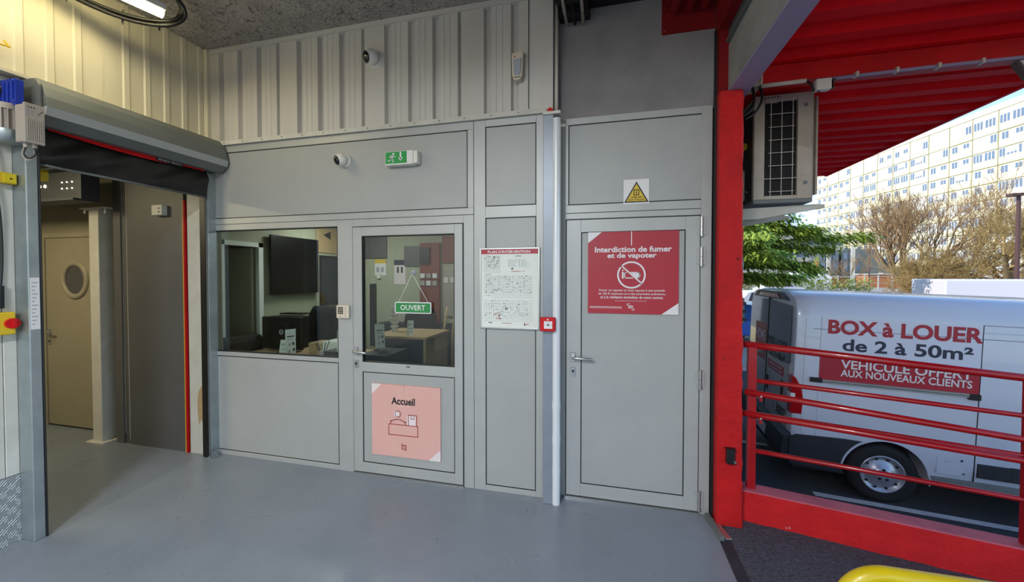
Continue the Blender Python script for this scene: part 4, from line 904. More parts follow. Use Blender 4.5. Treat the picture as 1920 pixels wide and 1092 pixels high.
# open sign on the door glass
t = thing('open_sign', 'green OUVERT sign hanging from a suction hook on the door glass', 'sign', (-1.535, YB, 1.39))
yo = YB - .006
q = G(); pts = []
for (cx_, cz_, a0) in ((-1.385, 1.404, -90), (-1.385, 1.474, 0), (-1.688, 1.474, 90), (-1.688, 1.404, 180)): pts += arc(cx_, cz_, .012, a0, a0 + 90, 4)
q.prism(pts, 'y', yo - .01, yo - .004, 'whitesign').obj('plate', t)
q = G(); G().box(-1.692, -1.381, yo - .0112, yo - .0095, 1.4, 1.478, 'green').obj('green_face', t)
wtext(q, 'OUVERT', -1.648, -1.425, 1.418, 1.462, yo - .0112, 'whitesign', .012); q.obj('lettering', t)
G().tube([(-1.672, yo - .004, 1.478), (-1.545, yo - .006, 1.715)], .002, 'paper', 6).tube([(-1.40, yo - .004, 1.478), (-1.540, yo - .006, 1.715)], .002, 'paper', 6).obj('cord', t)
G().lathe((-1.543, YB + .012, 1.728), (0, -1, 0), [(0, .024), (.004, .024), (.01, .01), (.02, .008), (.022, 0)], 'greysoft', 20).obj('suction_hook', t)

# ================================================================== OFFICE
g = G()
g.box(-4.1, -4.0, 3.0, 3.28, 0, 2.6, 'officewall'); g.box(-4.1, -4.0, 3.72, 5.5, 0, 2.6, 'officewall'); g.box(-4.1, -4.0, 3.28, 3.72, 2.04, 2.6, 'officewall')
g.box(-4.1, 0.7, 5.4, 5.5, 0, 2.6, 'officewall'); g.box(.68, .76, 3.02, 5.5, 0, 2.6, 'officewall')
struct(g.obj('wall_office'), 'pale green office walls behind the glass', 'wall')
g = G(); g.box(-5.0, -4.9, 3.1, 4.2, 0, 2.6, 'officedark'); g.box(-5, -4.1, 4.2, 4.3, 0, 2.6, 'officedark'); g.box(-5, -4.1, 3.05, 3.12, 0, 2.6, 'officedark'); struct(g.obj('wall_passage'), 'dark grey passage wall beyond the office doorway', 'wall')
g = G(); g.box(-5, .7, 2.99, 5.5, 2.6, 2.7, 'officewall'); struct(g.obj('office_ceiling'), 'pale office ceiling', 'ceiling')
g = G(); g.box(-5, .7, 2.99, 5.5, -.05, .0, 'officefloor'); struct(g.obj('office_floor'), 'dark office floor', 'floor')
t = sthing('doorway', 'white framed open doorway in the office side wall', 'doorway', (-4, 3.5, 0))
G().box(-4.02, -3.975, 3.24, 3.29, 0, 2.09, 'paper').obj('frame_post', t); G().box(-4.02, -3.975, 3.71, 3.77, 0, 2.09, 'paper').obj('frame_post', t); G().box(-4.02, -3.975, 3.24, 3.77, 2.04, 2.09, 'paper').obj('frame_head', t)
G().box(-4.5, -4.04, 3.66, 3.70, .02, 2.03, 'officewall').obj('door_leaf', t)
def office_lamp(x, y, e, sx=.5):
    t = thing('office_ceiling_lamp', f'white strip lamp on the office ceiling {"seen at the top of the door glass" if x > -3.2 else "seen at the window top corner"}', 'ceiling light', (x, y, 2.5))
    G().box(x - sx / 2, x + sx / 2, y - .08, y + .08, 2.56, 2.6, 'whiteplastic').obj('housing', t); G().box(x - sx / 2 + .02, x + sx / 2 - .02, y - .065, y + .065, 2.545, 2.56, 'tubewhite').obj('diffuser', t)
    L = bpy.data.lights.new('office_light', 'AREA'); L.shape = 'RECTANGLE'; L.size = sx; L.size_y = .15; L.energy = e; L.color = (1, .96, .86)
    o = bpy.data.objects.new('office_light', L); col.objects.link(o); o.parent = t; o.location = (0, 0, .03)
office_lamp(-1.6, 4.3, 2.4); office_lamp(-3.3, 4.4, 9, .6)
# television
t = thing('television', 'large black wall mounted television in the office', 'television', (-3.97, 4.2, 1.46))
G().box(-3.96, -3.93, 3.84, 4.63, 1.47, 2.205, 'black').obj('cabinet', t, .004); G().box(-3.931, -3.928, 3.855, 4.615, 1.49, 2.19, 'screen').obj('screen', t); G().box(-4.0, -3.96, 4.1, 4.4, 1.7, 2.0, 'black').obj('wall_mount', t)
t = thing('wall_frame', 'black framed glazed notice on the office wall next to the television', 'picture frame', (-3.99, 4.9, 1.27))
G().box(-3.998, -3.98, 4.72, 5.16, 1.27, 2.0, 'black').obj('frame', t, .002); G().box(-3.981, -3.978, 4.75, 5.13, 1.32, 1.95, 'darkdesk').obj('print', t)
t = thing('wall_poster', 'cream poster above the black framed notice in the office', 'poster', (-3.99, 4.9, 2.05)); G().box(-3.998, -3.99, 4.66, 5.12, 2.04, 2.4, 'wood').obj('sheet', t)
q = G(); q.poly([(-3.989, 4.8, 2.3), (-3.989, 4.95, 2.36), (-3.989, 4.95, 2.24)], 'ink'); q.obj('print', t)
def desk(name, label, x0, x1, y0, y1, h_, top='wood', side='darkdesk'):
    t = thing(name, label, 'desk', ((x0 + x1) / 2, (y0 + y1) / 2, 0))
    G().box(x0, x1, y0, y1, h_ - .03, h_, top).obj('desk_top', t, .003)
    G().box(x0 + .02, x0 + .05, y0 + .02, y1 - .02, 0, h_ - .03, top).obj('side_panel', t); G().box(x1 - .05, x1 - .02, y0 + .02, y1 - .02, 0, h_ - .03, top).obj('side_panel', t)
    G().box(x0 + .05, x1 - .05, y0 + .04, y0 + .07, .12, h_ - .03, side).obj('modesty_panel', t); return t
desk('office_desk', 'office desk right behind the window carrying the monitor and papers', -3.75, -2.35, 3.12, 3.8, .88)
desk('reception_desk', 'pale wooden desk with dark front seen through the glazed door', -2.62, -1.92, 3.9, 4.55, 1.02)
def pbox(name, label, cat, x0, x1, y0, y1, z0, z1, k, bev=.003, group=None): return tag(G().box(x0, x1, y0, y1, z0, z1, k).obj(name, None, bev), label, cat, group)
# monitor on the desk
t = thing('monitor', 'black desktop monitor with a round maker mark seen from behind', 'monitor', (-3.2, 3.4, .88))
G().box(-3.55, -3.05, 3.34, 3.37, .93, 1.27, 'black').obj('panel', t, .006); G().box(-3.4, -3.2, 3.325, 3.345, .98, 1.2, 'black').obj('back_bulge', t, .006)
G().box(-3.33, -3.27, 3.36, 3.42, .89, 1.1, 'greyplastic').box(-3.4, -3.2, 3.34, 3.5, .88, .89, 'black').obj('stand', t)
q = G().ring((-3.285, 3.322, 1.115), X, Z, .021, .026, 'paper', 24); text(q, 'DELL', (-3.300, 3.3225, 1.109), X, Z, .030, .011, 'paper', .02); q.obj('round_logo', t)
t = thing('printer', 'black printer with a lifted paper tray behind the monitor', 'printer', (-3.1, 3.9, .88))
G().box(-3.75, -3.33, 3.62, 3.79, .88, 1.24, 'black').obj('body', t, .01); G().box(-3.64, -3.34, 3.66, 3.78, 1.26, 1.275, 'black').obj('tray', t)
def office_chair(label, x, y, rz, h_=1.0):
    t = thing('office_chair', label, 'office chair', (x, y, 0), local=True); t.rotation_euler.z = rz
    ORG[t.name] = Vector((0, 0, 0))
    q = G(); n = 9; vs_ = []
    for i in range(n):
        z = .55 + (h_ - .55) * i / (n - 1); wd = .23 * (1 - .35 * max(0, (i - 6) / 2) ** 2)
        for s_ in (-1, -.5, 0, .5, 1): vs_.append((wd * s_, .2 + .05 * s_ * s_ * -1, z))
    q.add(vs_, [(i * 5 + j, i * 5 + j + 1, (i + 1) * 5 + j + 1, (i + 1) * 5 + j) for i in range(n - 1) for j in range(4)], 'chairfab', True)
    o = q.obj('backrest', t); s_ = o.modifiers.new('solid', 'SOLIDIFY'); s_.thickness = .06
    G().box(-.24, .24, -.25, .2, .44, .52, 'chairfab').obj('seat', t, .03)
    G().cyl((0, 0, .1), (0, 0, .44), .03, 'black', 10).obj('column', t)
    q = G()
    for k in range(5): a = 2 * PI * k / 5; q.bar((0, 0, .1), (.28 * math.cos(a), .28 * math.sin(a), .06), .04, .03, 'black'); q.cyl((.28 * math.cos(a), .28 * math.sin(a), 0), (.28 * math.cos(a), .28 * math.sin(a), .05), .025, 'black', 8)
    q.obj('base', t)
    for s_ in (-1, 1): G().tube([(.26 * s_, .15, .5), (.28 * s_, .1, .68), (.27 * s_, -.15, .69)], .02, 'black', 8).obj('armrest', t)
    return t
office_chair('tall black office chair behind the monitor and printer', -3.55, 4.1, 0, 1.30)
t = thing('armchair', 'low black armchair close to the window corner below the doorway', 'chair', (-3.7, 3.3, 0))
G().box(-3.98, -3.78, 3.08, 3.6, .3, 1.05, 'chairfab').obj('backrest', t, .06); G().box(-3.95, -3.77, 3.08, 3.6, .3, .55, 'chairfab').obj('seat', t, .04); G().box(-3.97, -3.77, 3.05, 3.13, 0, .98, 'chairfab').obj('side', t, .04)
office_chair('black mesh office chair behind the reception desk', -2.55, 4.80, 0, 1.25)
office_chair('black wooden-armed visitor chair at the door glass edge', -1.60, 4.75, R(90), 1.28)
tag(G().tube([(-2.02, 4.60, 0), (-2.02, 4.60, 1.0), (-1.98, 4.62, 1.3)], .018, 'wood', 8).obj('chair_arm'), 'curved pale wooden chair arm behind the open sign, first one', 'chair arm')
tag(G().tube([(-1.87, 4.50, 0), (-1.86, 4.50, 1.0), (-1.82, 4.52, 1.3)], .018, 'wood', 8).obj('chair_arm'), 'curved pale wooden chair arm next to the glass edge', 'chair arm')
# leaflets and clutter
def leaflet(label, x, y, z, rz, h_=.25, wd=.10, tilt=.2):
    t = thing('leaflet', label, 'leaflet', (x, y, z), local=True); t.rotation_euler = (-tilt, 0, rz)
    G().box(-wd / 2, wd / 2, 0, .006, 0, h_, 'paper').obj('sheet', t)
    q = G(); q.box(-wd * .35, wd * .35, -.001, 0, h_ * .72, h_ * .76, 'ink'); q.box(-wd * .35, wd * .2, -.001, 0, h_ * .62, h_ * .65, 'greysoft')
    for a, b_ in ((-.2, .4), (.15, .42), (.2, .2), (-.22, .15)): q.box(wd * a, wd * (a + .18), -.001, 0, h_ * b_, h_ * (b_ + .1), 'greysoft' if a < 0 else 'ink')
    q.obj('print', t)
leaflet('white leaflet leaning in front of the monitor', -3.17, 3.22, .882, .15, .17, .09); leaflet('tall thin white card standing edge-on in front of the monitor', -3.09, 3.24, .882, 1.2, .28, .10, 0)
leaflet('white leaflet standing at the window post beside the pens', -2.44, 3.16, .98, -.05, .20, .10, .05)
leaflet('white card display standing behind the door glass edge', -2.27, 3.55, .95, .9, .25, .10, .1); leaflet('white leaflet on the reception desk under the open sign', -2.17, 3.98, 1.022, -.2, .17, .085, .1)
pbox('paper_tray', 'dark desk organiser block holding the white leaflet at the window post', 'desk organiser', -2.62, -2.38, 3.14, 3.3, .881, .98, 'darkdesk')
pbox('brown_folder', 'brown file stack on the desk beside the monitor', 'folder', -3.02, -2.86, 3.4, 3.6, .881, 1.0, 'wood')
pbox('paper_stack', 'stack of white papers beside the brown file stack', 'papers', -2.85, -2.62, 3.4, 3.6, .881, 1.02, 'paper')
pbox('red_notebook', 'small red notebook lying in front of the monitor', 'notebook', -3.0, -2.88, 3.16, 3.26, .881, .895, 'red')
t = thing('pen_cup', 'pinkish pen cup with pens on the desk behind the window', 'pen cup', (-2.68, 3.2, .88)); G().cyl((-2.68, 3.2, .881), (-2.68, 3.2, .97), .038, 'greyplastic', 16).obj('cup', t)
for a, b_ in ((-.02, .0), (.01, .02), (.02, -.01), (-.01, -.02)): G().cyl((-2.68 + a, 3.2 + b_, .95), (-2.68 + a * 3, 3.2 + b_ * 3, 1.06), .004, 'navy' if a > 0 else 'ink', 6).obj('pen', t)
t = thing('bottle_rack', 'white ribbed stack of round trays on the reception desk', 'tray stack', (-2.52, 4.3, 1.02)); q = G()
prof = [(0, .045)]
for i in range(6): prof += [(.02 + i * .05, .05), (.03 + i * .05, .035), (.045 + i * .05, .035), (.05 + i * .05, .05)]
q.lathe((-2.52, 4.25, 1.02), Z, prof, 'whiteplastic', 16); q.obj('stack', t)
pbox('dark_screen', 'thin black monitor edge behind the door glass beside the post', 'monitor', -2.44, -2.38, 3.62, 3.66, .95, 1.62, 'black')
# things on the back wall of the office
yb = 5.398
pbox('wall_panel_picture', 'dark grey picture panel high on the office back wall, beside the glass edge', 'picture', -3.76, -3.32, yb - .02, yb, 1.98, 2.33, 'darkpanel')
t = thing('back_wall_poster', 'yellow topped poster on the office back wall', 'poster', (-3.44, yb, 1.7)); G().box(-3.54, -3.34, yb - .006, yb, 1.71, 1.96, 'whitesign').box(-3.54, -3.34, yb - .008, yb, 1.90, 1.96, 'yellowp').obj('sheet', t)
G().box(-3.51, -3.46, yb - .009, yb - .006, 1.76, 1.84, 'greysoft').box(-3.43, -3.38, yb - .009, yb - .006, 1.76, 1.84, 'greysoft').obj('print', t)
t = thing('back_wall_poster', 'dark headed price poster in the middle of the office back wall', 'poster', (-3.1, yb, 1.56)); G().box(-3.2, -3.0, yb - .006, yb, 1.57, 1.95, 'pinkpale').box(-3.2, -3.0, yb - .008, yb, 1.87, 1.95, 'navy').obj('sheet', t)
G().box(-3.15, -3.12, yb - .009, yb - .006, 1.75, 1.84, 'ink').box(-3.08, -3.05, yb - .009, yb - .006, 1.75, 1.84, 'ink').obj('print', t)
pbox('wall_panel_picture', 'mid grey picture panel on the office back wall above the open sign', 'picture', -3.02, -2.74, yb - .02, yb, 1.85, 2.16, 'darkpanel')
t = thing('red_reflection_board', 'tall dark red board with packs standing in for the canopy reflected in the glass', 'display board', (-2.6, yb, .9)); G().box(-2.74, -2.42, yb - .05, yb, .5, 2.2, 'redreflect').obj('board', t)  # board put in for the red canopy reflection in the door glass
G().box(-2.73, -2.57, yb - .08, yb - .05, 1.88, 2.13, 'black').obj('dark_screen', t)
for i in range(3):
    for j in range(2): G().box(-2.72 + i * .1, -2.65 + i * .1, yb - .08, yb - .05, 1.56 + j * .11, 1.63 + j * .11, 'whitesign' if (i + j) % 2 else 'greyplastic').obj('pack', t)
pbox('light_switch', 'white light switch on the office back wall', 'switch', -3.50, -3.43, yb - .02, yb, 1.66, 1.74, 'whiteplastic')
t = thing('key_rack', 'white key rack with hanging hooks near the glass edge in the office', 'rack', (-2.2, yb, 1.5)); G().box(-2.38, -2.02, yb - .03, yb, 1.9, 2.3, 'redreflect').obj('panel', t)  # red-brown panel carries on the painted canopy reflection
for i in range(3): G().box(-2.36 + i * .11, -2.28 + i * .11, yb - .04, yb, 1.6, 1.68, 'whitesign').obj('card', t)
G().box(-2.37, -2.04, yb - .03, yb, 1.1, 1.8, 'greyplastic').obj('backboard', t)
t = thing('dark_cabinet', 'dark low cabinet against the office back wall behind the chairs', 'cabinet', (-2.3, 5.2, 0)); G().box(-3.3, -1.9, 5.12, 5.345, 0, 1.0, 'darkdesk').obj('body', t, .004); G().box(-2.6, -2.59, 5.115, 5.12, .05, .95, 'black').obj('door_gap', t)
pbox('drawer_unit', 'dark drawer unit with a white handle just behind the door glass', 'drawer unit', -2.34, -2.04, 3.3, 3.7, 0, .93, 'darkdesk')
tag(G().tube([(-2.30, 3.29, .80), (-2.29, 3.26, .81), (-2.18, 3.26, .79), (-2.17, 3.29, .78)], .008, 'whiteplastic', 8).obj('drawer_pull'), 'white bow handle on the dark drawer unit', 'handle')

# ================================================================== OUTSIDE, NEAR THE PILLAR
t = thing('air_conditioner', 'beige outdoor air conditioning unit on wall brackets beyond the red pillar', 'air conditioner', (1.35, 3.8, 2.3))
x0, x1, y0, y1, z0, z1 = 1.135, 1.54, 3.42, 4.25, 2.30, 3.10
q = G(); q.box(x0 + .02, x1, y0 + .03, y1, z0, z1, 'acgrille'); q.obj('coil_body', t)
q = G(); q.box(x0, x0 + .075, y0, y0 + .04, z0, z1, 'acbeige'); q.box(x1 - .105, x1, y0, y0 + .04, z0, z1, 'acbeige'); q.box(x0 + .075, x1 - .105, y0, y0 + .04, z1 - .035, z1, 'acbeige'); q.box(x0 + .075, x1 - .105, y0, y0 + .04, z0, z0 + .03, 'acbeige')
q.box(x0, x1, y0, y1, z1, z1 + .012, 'acbeige'); q.box(x0, x1, y0, y1, z0 - .03, z0, 'galvdark'); q.box(x1 - .01, x1 + .002, y0, y1, z0, z1, 'acbeige'); q.obj('casing', t, .004)
q = G()
for i in range(56): q.box(x0 + .075, x1 - .105, y0 + .018, y0 + .02, z0 + .04 + i * .0128, z0 + .045 + i * .0128, 'black')
q.obj('fins', t)['kind'] = 'stuff'
q = G()
for x in (.115, .19, .265): q.cyl((x0 + x, y0 - .006, z0 + .03), (x0 + x, y0 - .006, z1 - .02), .0028, 'pvc', 6)
for i in range(8): q.cyl((x0 + (.1 if i != 1 else .05), y0 - .008, z0 + .06 + i * .1), (x0 + (.275 if i != 1 else .31), y0 - .008, z0 + .06 + i * .1), .0028, 'pvc', 6)
q.obj('guard_grid', t)['kind'] = 'stuff'
G().box(x0 + .075, x0 + .165, y0 - .008, y0 + .01, z1 - .05, z1 - .012, 'acbeige').obj('top_tab', t)
q = G()
for i in range(5): q.box(x0 + .07 + i * .022, x0 + .083 + i * .022, y0 - .0015, y0, z1 - .012, z1 - .003, 'ink')
for z in (z0 + .12, z1 - .085): q.cyl((x1 - .05, y0 - .004, z), (x1 - .05, y0, z), .014, 'galvdark', 14)
q.obj('bolts', t)
q = G().box(x1, x1 + .075, y0 + .16, y1 - .04, z0 + .06, z1 - .02, 'acbeige')
for i in range(20): q.box(x1 + .075, x1 + .08, y0 + .17, y1 - .05, z0 + .08 + i * .035, z0 + .085 + i * .035, 'greyplastic')
q.box(x1 + .072, x1 + .085, y0 + .12, y0 + .16, z0 + .05, z1 + .02, 'acbeige'); q.obj('fan_shroud', t)
br = thing('ac_bracket', 'white steel wall bracket under the air conditioner, higher and nearer one', 'bracket', (.9, 3.55, 2.2), group='air conditioner brackets')
G().prism([(.9, 2.24), (1.60, 2.265), (1.66, 2.26), (1.66, 2.235), (1.2, 2.16), (.9, 2.15)], 'y', 3.5, 3.54, 'whitepaint').obj('arm', br)
G().box(.9, .93, 3.49, 3.55, 1.9, 2.3, 'whitepaint').obj('wall_plate', br)
dup(br, (.9, 4.15, 2.2), 'white steel wall bracket under the air conditioner, lower and farther one')
t = thing('isolator', 'small orange yellow isolator on the wall by the air conditioner', 'switch', (1.12, 3.7, 2.7)); G().box(.95, 1.125, 3.66, 3.7, 2.72, 2.86, 'yellowp').cyl((1.13, 3.66, 2.79), (1.13, 3.63, 2.79), .03, 'yellowp', 12).obj('body', t, .004)
t = thing('meter_box', 'cream service box with a wire hook beside the red pillar', 'box', (1.1, 3.7, 2.3)); G().box(.95, 1.13, 3.6, 3.72, 2.33, 2.58, 'pvc').obj('body', t, .005); G().tube([(1.13, 3.58, 2.40), (1.17, 3.62, 2.40), (1.19, 3.62, 2.415), (1.205, 3.62, 2.40), (1.19, 3.62, 2.385), (1.175, 3.62, 2.40)], .004, 'pvc', 6).obj('hook', t)
t = thing('convex_mirror', 'round convex traffic mirror seen edge-on behind the red pillar', 'mirror', (1.3, 4.46, 1.5)); d = Vector((.75, .6, -.1)).normalized()
G().lathe(Vector((1.13, 4.46, 1.80)), d, [(-.05, .05), (-.04, .2), (0, .285), (.03, .29), (.04, .275)], 'galvdark', 32).obj('rim', t)
G().lathe(Vector((1.13, 4.46, 1.80)) + d * .036, d, [(0, .275), (.03, .2), (.045, .1), (.05, 0)], 'chrome', 32).obj('mirror_face', t)
G().tube([(.9, 4.6, 1.9), (1.0, 4.5, 1.85), (1.12, 4.45, 1.82)], .02, 'galvdark', 8).tube([(.9, 4.6, 1.7), (1.0, 4.5, 1.75), (1.12, 4.45, 1.78)], .02, 'galvdark', 8).obj('mirror_arm', t)
t = thing('wall_louvre', 'dark slatted outlet on the outer wall below the round mirror', 'vent', (1.2, 4.3, 1.2)); G().box(.9, 1.36, 4.3, 4.45, 1.22, 1.48, 'galvdark').obj('body', t, .006)
for i in range(3): G().box(1.0, 1.37, 4.285, 4.3, 1.25 + i * .08, 1.28 + i * .08, 'black').obj('slat', t)

# ================================================================== VAN
be = R(4.7); th = R(1.96)
vx = Vector((math.cos(be) * math.cos(th), -math.sin(be) * math.cos(th), -math.sin(th))); vy = Vector((math.sin(be), math.cos(be), 0)); vz = vx.cross(vy)
van = thing('delivery_van', 'white panel van with red BOX à LOUER lettering parked behind the railing', 'van', (3.155, 5.304, -.947), local=True)
van.rotation_euler = Matrix((vx, vy, vz)).transposed().to_euler()
ORG[van.name] = Vector((0, 0, 0))
W = 2.05
def sect(zb, zr_, yin, ztum):
    """half section from sill to roof centre: (y, z) with y measured from the near side"""
    return [(yin + .05, zb), (yin + .01, zb + .06), (yin, zb + .25), (yin, ztum), (yin + .02, ztum + (zr_ - ztum) * .35), (yin + .055, ztum + (zr_ - ztum) * .62), (yin + .11, ztum + (zr_ - ztum) * .80), (yin + .23, zr_ - .018), (yin + .6, zr_ + .005), (W / 2, zr_ + .012)]
def body_sections():
    S = []
    def st(x, zb, zr_, yin=0., ztum=None, top=None): S.append((x, sect(zb, zr_, yin, ztum or zr_ - .28)))
    st(-.955, .36, 2.38, .05, 2.08); st(-.945, .35, 2.405, .022, 2.1); st(-.90, .34, 2.42, .004, 2.12); st(-.8, .34, 2.425); st(0, .33, 2.43); st(.75, .33, 2.43); st(1.6, .33, 2.43); st(2.3, .33, 2.42); st(2.65, .33, 2.37, .02, 1.7)
    st(2.95, .33, 2.22, .04, 1.45); st(3.4, .33, 1.86, .05, 1.25); st(3.85, .33, 1.42, .06, 1.0); st(4.2, .33, 1.26, .10, .9); st(4.4, .36, 1.05, .2, .8); st(4.47, .42, .85, .35, .65)
    return S
q = G(); S = body_sections(); ring_n = None; vs_ = []
for x, sc in S:
    full = [(x, y, z) for y, z in sc] + [(x, W - y, z) for y, z in sc[::-1][1:]]
    ring_n = len(full); vs_ += full
fs = [(i * ring_n + j, i * ring_n + (j + 1) % ring_n, (i + 1) * ring_n + (j + 1) % ring_n, (i + 1) * ring_n + j) for i in range(len(S) - 1) for j in range(ring_n)]
fs += [tuple(range(ring_n))[::-1], tuple(range((len(S) - 1) * ring_n, len(S) * ring_n))]
q.add(vs_, fs, 'vanwhite', True); body = q.obj('body', van)
bm = bmesh.new(); bm.from_mesh(body.data); bmesh.ops.recalc_face_normals(bm, faces=bm.faces); bm.to_mesh(body.data); bm.free()
for p in body.data.polygons: p.use_smooth = len(p.vertices) == 4
AX = 3.45
cut = []
for wx in (-.016, AX):
    c = G().cyl((wx, -.3, .33), (wx, .42, .33), .40, 'vangrey', 40).cyl((wx, W - .42, .33), (wx, W + .3, .33), .40, 'vangrey', 40).obj('cutter', None, local=True); cut.append(c)
    md = body.modifiers.new('arch', 'BOOLEAN'); md.object = c; md.operation = 'DIFFERENCE'; md.solver = 'EXACT'; c.parent = van
bpy.context.view_layer.update()
dg = bpy.context.evaluated_depsgraph_get(); nm_ = bpy.data.meshes.new_from_object(body.evaluated_get(dg)); body.modifiers.clear(); body.data = nm_
for c in cut: bpy.data.objects.remove(c)
es = body.modifiers.new('es', 'EDGE_SPLIT'); es.split_angle = R(35)
def vobj(g_, nm, par=van, bev=0): return g_.obj(nm, par, bev)
e = -.004
# side seams, crease lines
q = G(); q.box(.752, .760, -.003, .01, .42, 2.14, 'ink'); q.box(-.704, -.700, -.0012, .01, .7, 2.14, 'greysoft'); q.box(-.858, -.855, -.0005, .02, .7, 2.1, 'greysoft')
q.box(.757, 2.3, -.002, .01, 2.135, 2.140, 'navy')
vobj(q, 'panel_seam')
q = G(); q.box(-.78, 2.2, -.002, .01, 1.985, 1.99, 'navy'); q.box(-.7, 2.2, -.002, .01, 2.055, 2.059, 'greysoft'); vobj(q, 'crease_line')
q = G(); q.box(-.79, -.67, -.03, .01, 1.345, 1.40, 'black').obj('rail_cap', van, .006); q = G(); q.box(.66, .76, -.03, .01, 1.32, 1.385, 'black').obj('rail_cap', van, .006)
q = G(); q.box(-.70, .68, -.026, .008, 1.345, 1.385, 'galv'); q.box(-.70, .68, -.028, -.026, 1.36, 1.366, 'ink'); vobj(q, 'door_rail')
# banner
q = G(); q.box(-.70, .752, -.0022, .004, 1.66, 1.985, 'banner'); q.box(-.70, .752, -.0022, .004, 1.99, 2.135, 'banner'); vobj(q, 'banner')
q = G(); q.box(-.70, .752, -.0022, .004, 1.385, 1.66, 'redsign'); vobj(q, 'red_banner')
q = G(); text(q, 'BOX à LOUER', (-.635, -.0032, 1.938), X, Z, 1.395, .172, 'redsign', .036, 4); vobj(q, 'lettering')
q = G(); text(q, 'de 2 à 50m²', (-.485, -.0032, 1.745), X, Z, 1.17, .145, 'navy', .026, 4); vobj(q, 'lettering')
q = G(); text(q, 'VEHICULE OFFERT', (-.49, -.0032, 1.535), X, Z, 1.18, .105, 'whitesign', .02, 4); text(q, 'AUX NOUVEAUX CLIENTS', (-.488, -.0032, 1.44), X, Z, 1.18, .085, 'whitesign', .02, 4); vobj(q, 'lettering')
q = G()
q.box(1.05, 4.1 - .2, -.012, .01, .47, .63, 'vangrey'); q.box(.78, 1.05, -.012, .01, .47, .625, 'vangrey'); vobj(q, 'rubbing_strip', bev=.004)
q = G(); q.box(.39, AX - .42, -.004, .06, .335, .42, 'galv'); q.box(.5, .56, -.003, .01, .60, .606, 'greysoft'); q.box(.64, .66, -.006, .01, .62, .64, 'navy'); q.box(.66, .68, -.006, .01, .48, .495, 'navy'); vobj(q, 'sill')
q = G(); q.box(.44, .68, -.0025, .01, .46, .64, 'vanwhite'); vobj(q, 'fuel_flap')
# grey plastic behind the wheel and bumper
q = G(); pts = [(-.97, .31), (-.97, .62), (-.90, .68), (-.42, .70)] + [(-.016 + .43 * math.cos(R(a)), .33 + .43 * math.sin(R(a))) for a in range(122, 181, 6)] + [(-.40, .28)]
q.prism(pts, 'y', -.012, .06, 'vangrey').obj('wheel_arch_trim', van, .004)
q = G(); q.ring((-.016, -.003, .33), X, Z, .40, .412, 'vanwhite', 30, R(-5), R(125), .004); vobj(q, 'arch_lip')
q = G(); q.prism([(-1.04, .33), (-1.06, .45), (-1.04, .64), (-.95, .68), (-.9, .33)], 'y', .0, W, 'vangrey'); q.obj('rear_bumper', van, .01)
q = G(); q.box(-1.062, -1.04, .6, 1.45, .42, .55, 'whitesign'); vobj(q, 'number_plate')
# rear doors
q = G()
q.box(-.968, -.95, .10, 1.015, .68, 1.52, 'vanrearshade').box(-.968, -.95, 1.035, W - .10, .68, 1.52, 'vanrearshade'); vobj(q, 'rear_door', bev=.004)
q = G(); q.prism([(.13, 1.50), (.14, 2.24), (1.0, 2.28), (1.0, 1.50)], 'x', -.968, -.95, 'vanglass'); q.prism([(1.05, 1.50), (1.05, 2.28), (W - .14, 2.24), (W - .13, 1.50)], 'x', -.968, -.95, 'vanglass'); vobj(q, 'rear_window')
q = G(); q.box(-.98, -.95, .30, .36, 1.05, 1.25, 'black'); q.box(-.98, -.95, .9, .96, .98, 1.18, 'black'); q.box(-.975, -.95, 1.012, 1.038, .70, 2.3, 'black'); vobj(q, 'door_handle', bev=.003)
q = G().prism([(.25, 2.30), (.5, 2.40), (1.55, 2.40), (1.8, 2.30)], 'x', -.975, -.93, 'black'); q.prism([(.55, 2.32), (.65, 2.37), (1.4, 2.37), (1.5, 2.32)], 'x', -.985, -.97, 'lampred'); vobj(q, 'high_brake_lamp')
def rt(g_, s_, yl, yr, z0, z1, k, b_=.02): text(g_, s_, (-.9702, yl, z0), (0, -1, 0), Z, yl - yr, z1 - z0, k, b_)
q = G(); q.box(-.9692, -.955, 1.08, 1.62, 1.36, 1.90, 'redsign'); q.box(-.9692, -.955, .3, .95, 1.30, 1.42, 'redsign'); vobj(q, 'red_sticker')
q = G(); rt(q, 'HOME', 1.57, 1.13, 1.64, 1.80, 'whitesign'); rt(q, 'BOX', 1.57, 1.20, 1.42, 1.57, 'whitesign'); rt(q, 'BOX à LOUER', .96, .22, 1.64, 1.76, 'ink'); rt(q, 'de 2 à 50m²', .9, .3, 1.48, 1.58, 'ink'); rt(q, 'VEHICULE OFFERT', .9, .35, 1.37, 1.40, 'whitesign'); rt(q, 'AUX NOUVEAUX CLIENTS', .9, .35, 1.32, 1.35, 'whitesign')
rt(q, '3007', .52, .17, .77, .91, 'ink', .03); q.ring((-.9702, .60, .84), (0, -1, 0), Z, .04, .055, 'ink', 12, R(90), R(270), .0006); vobj(q, 'rear_lettering')
q = G(); q.prism([(.0, .93), (.0, 1.15), (.03, 1.39), (.115, 1.39), (.115, .93)], 'x', -.975, -.90, 'lampred'); q.prism([(-.972, .93), (-.855, .93), (-.845, 1.12), (-.87, 1.26), (-.93, 1.37), (-.972, 1.40)], 'y', -.002, .08, 'lampred'); q.obj('tail_lamp', van, .004)
q = G(); q.box(-.98, -.93, -.006, .10, 1.07, 1.18, 'whitesign'); q.obj('tail_lamp_lens', van, .004)
q = G(); q.prism([(W, .93), (W, 1.15), (W - .03, 1.39), (W - .115, 1.39), (W - .115, .93)], 'x', -.975, -.90, 'lampred'); vobj(q, 'tail_lamp')
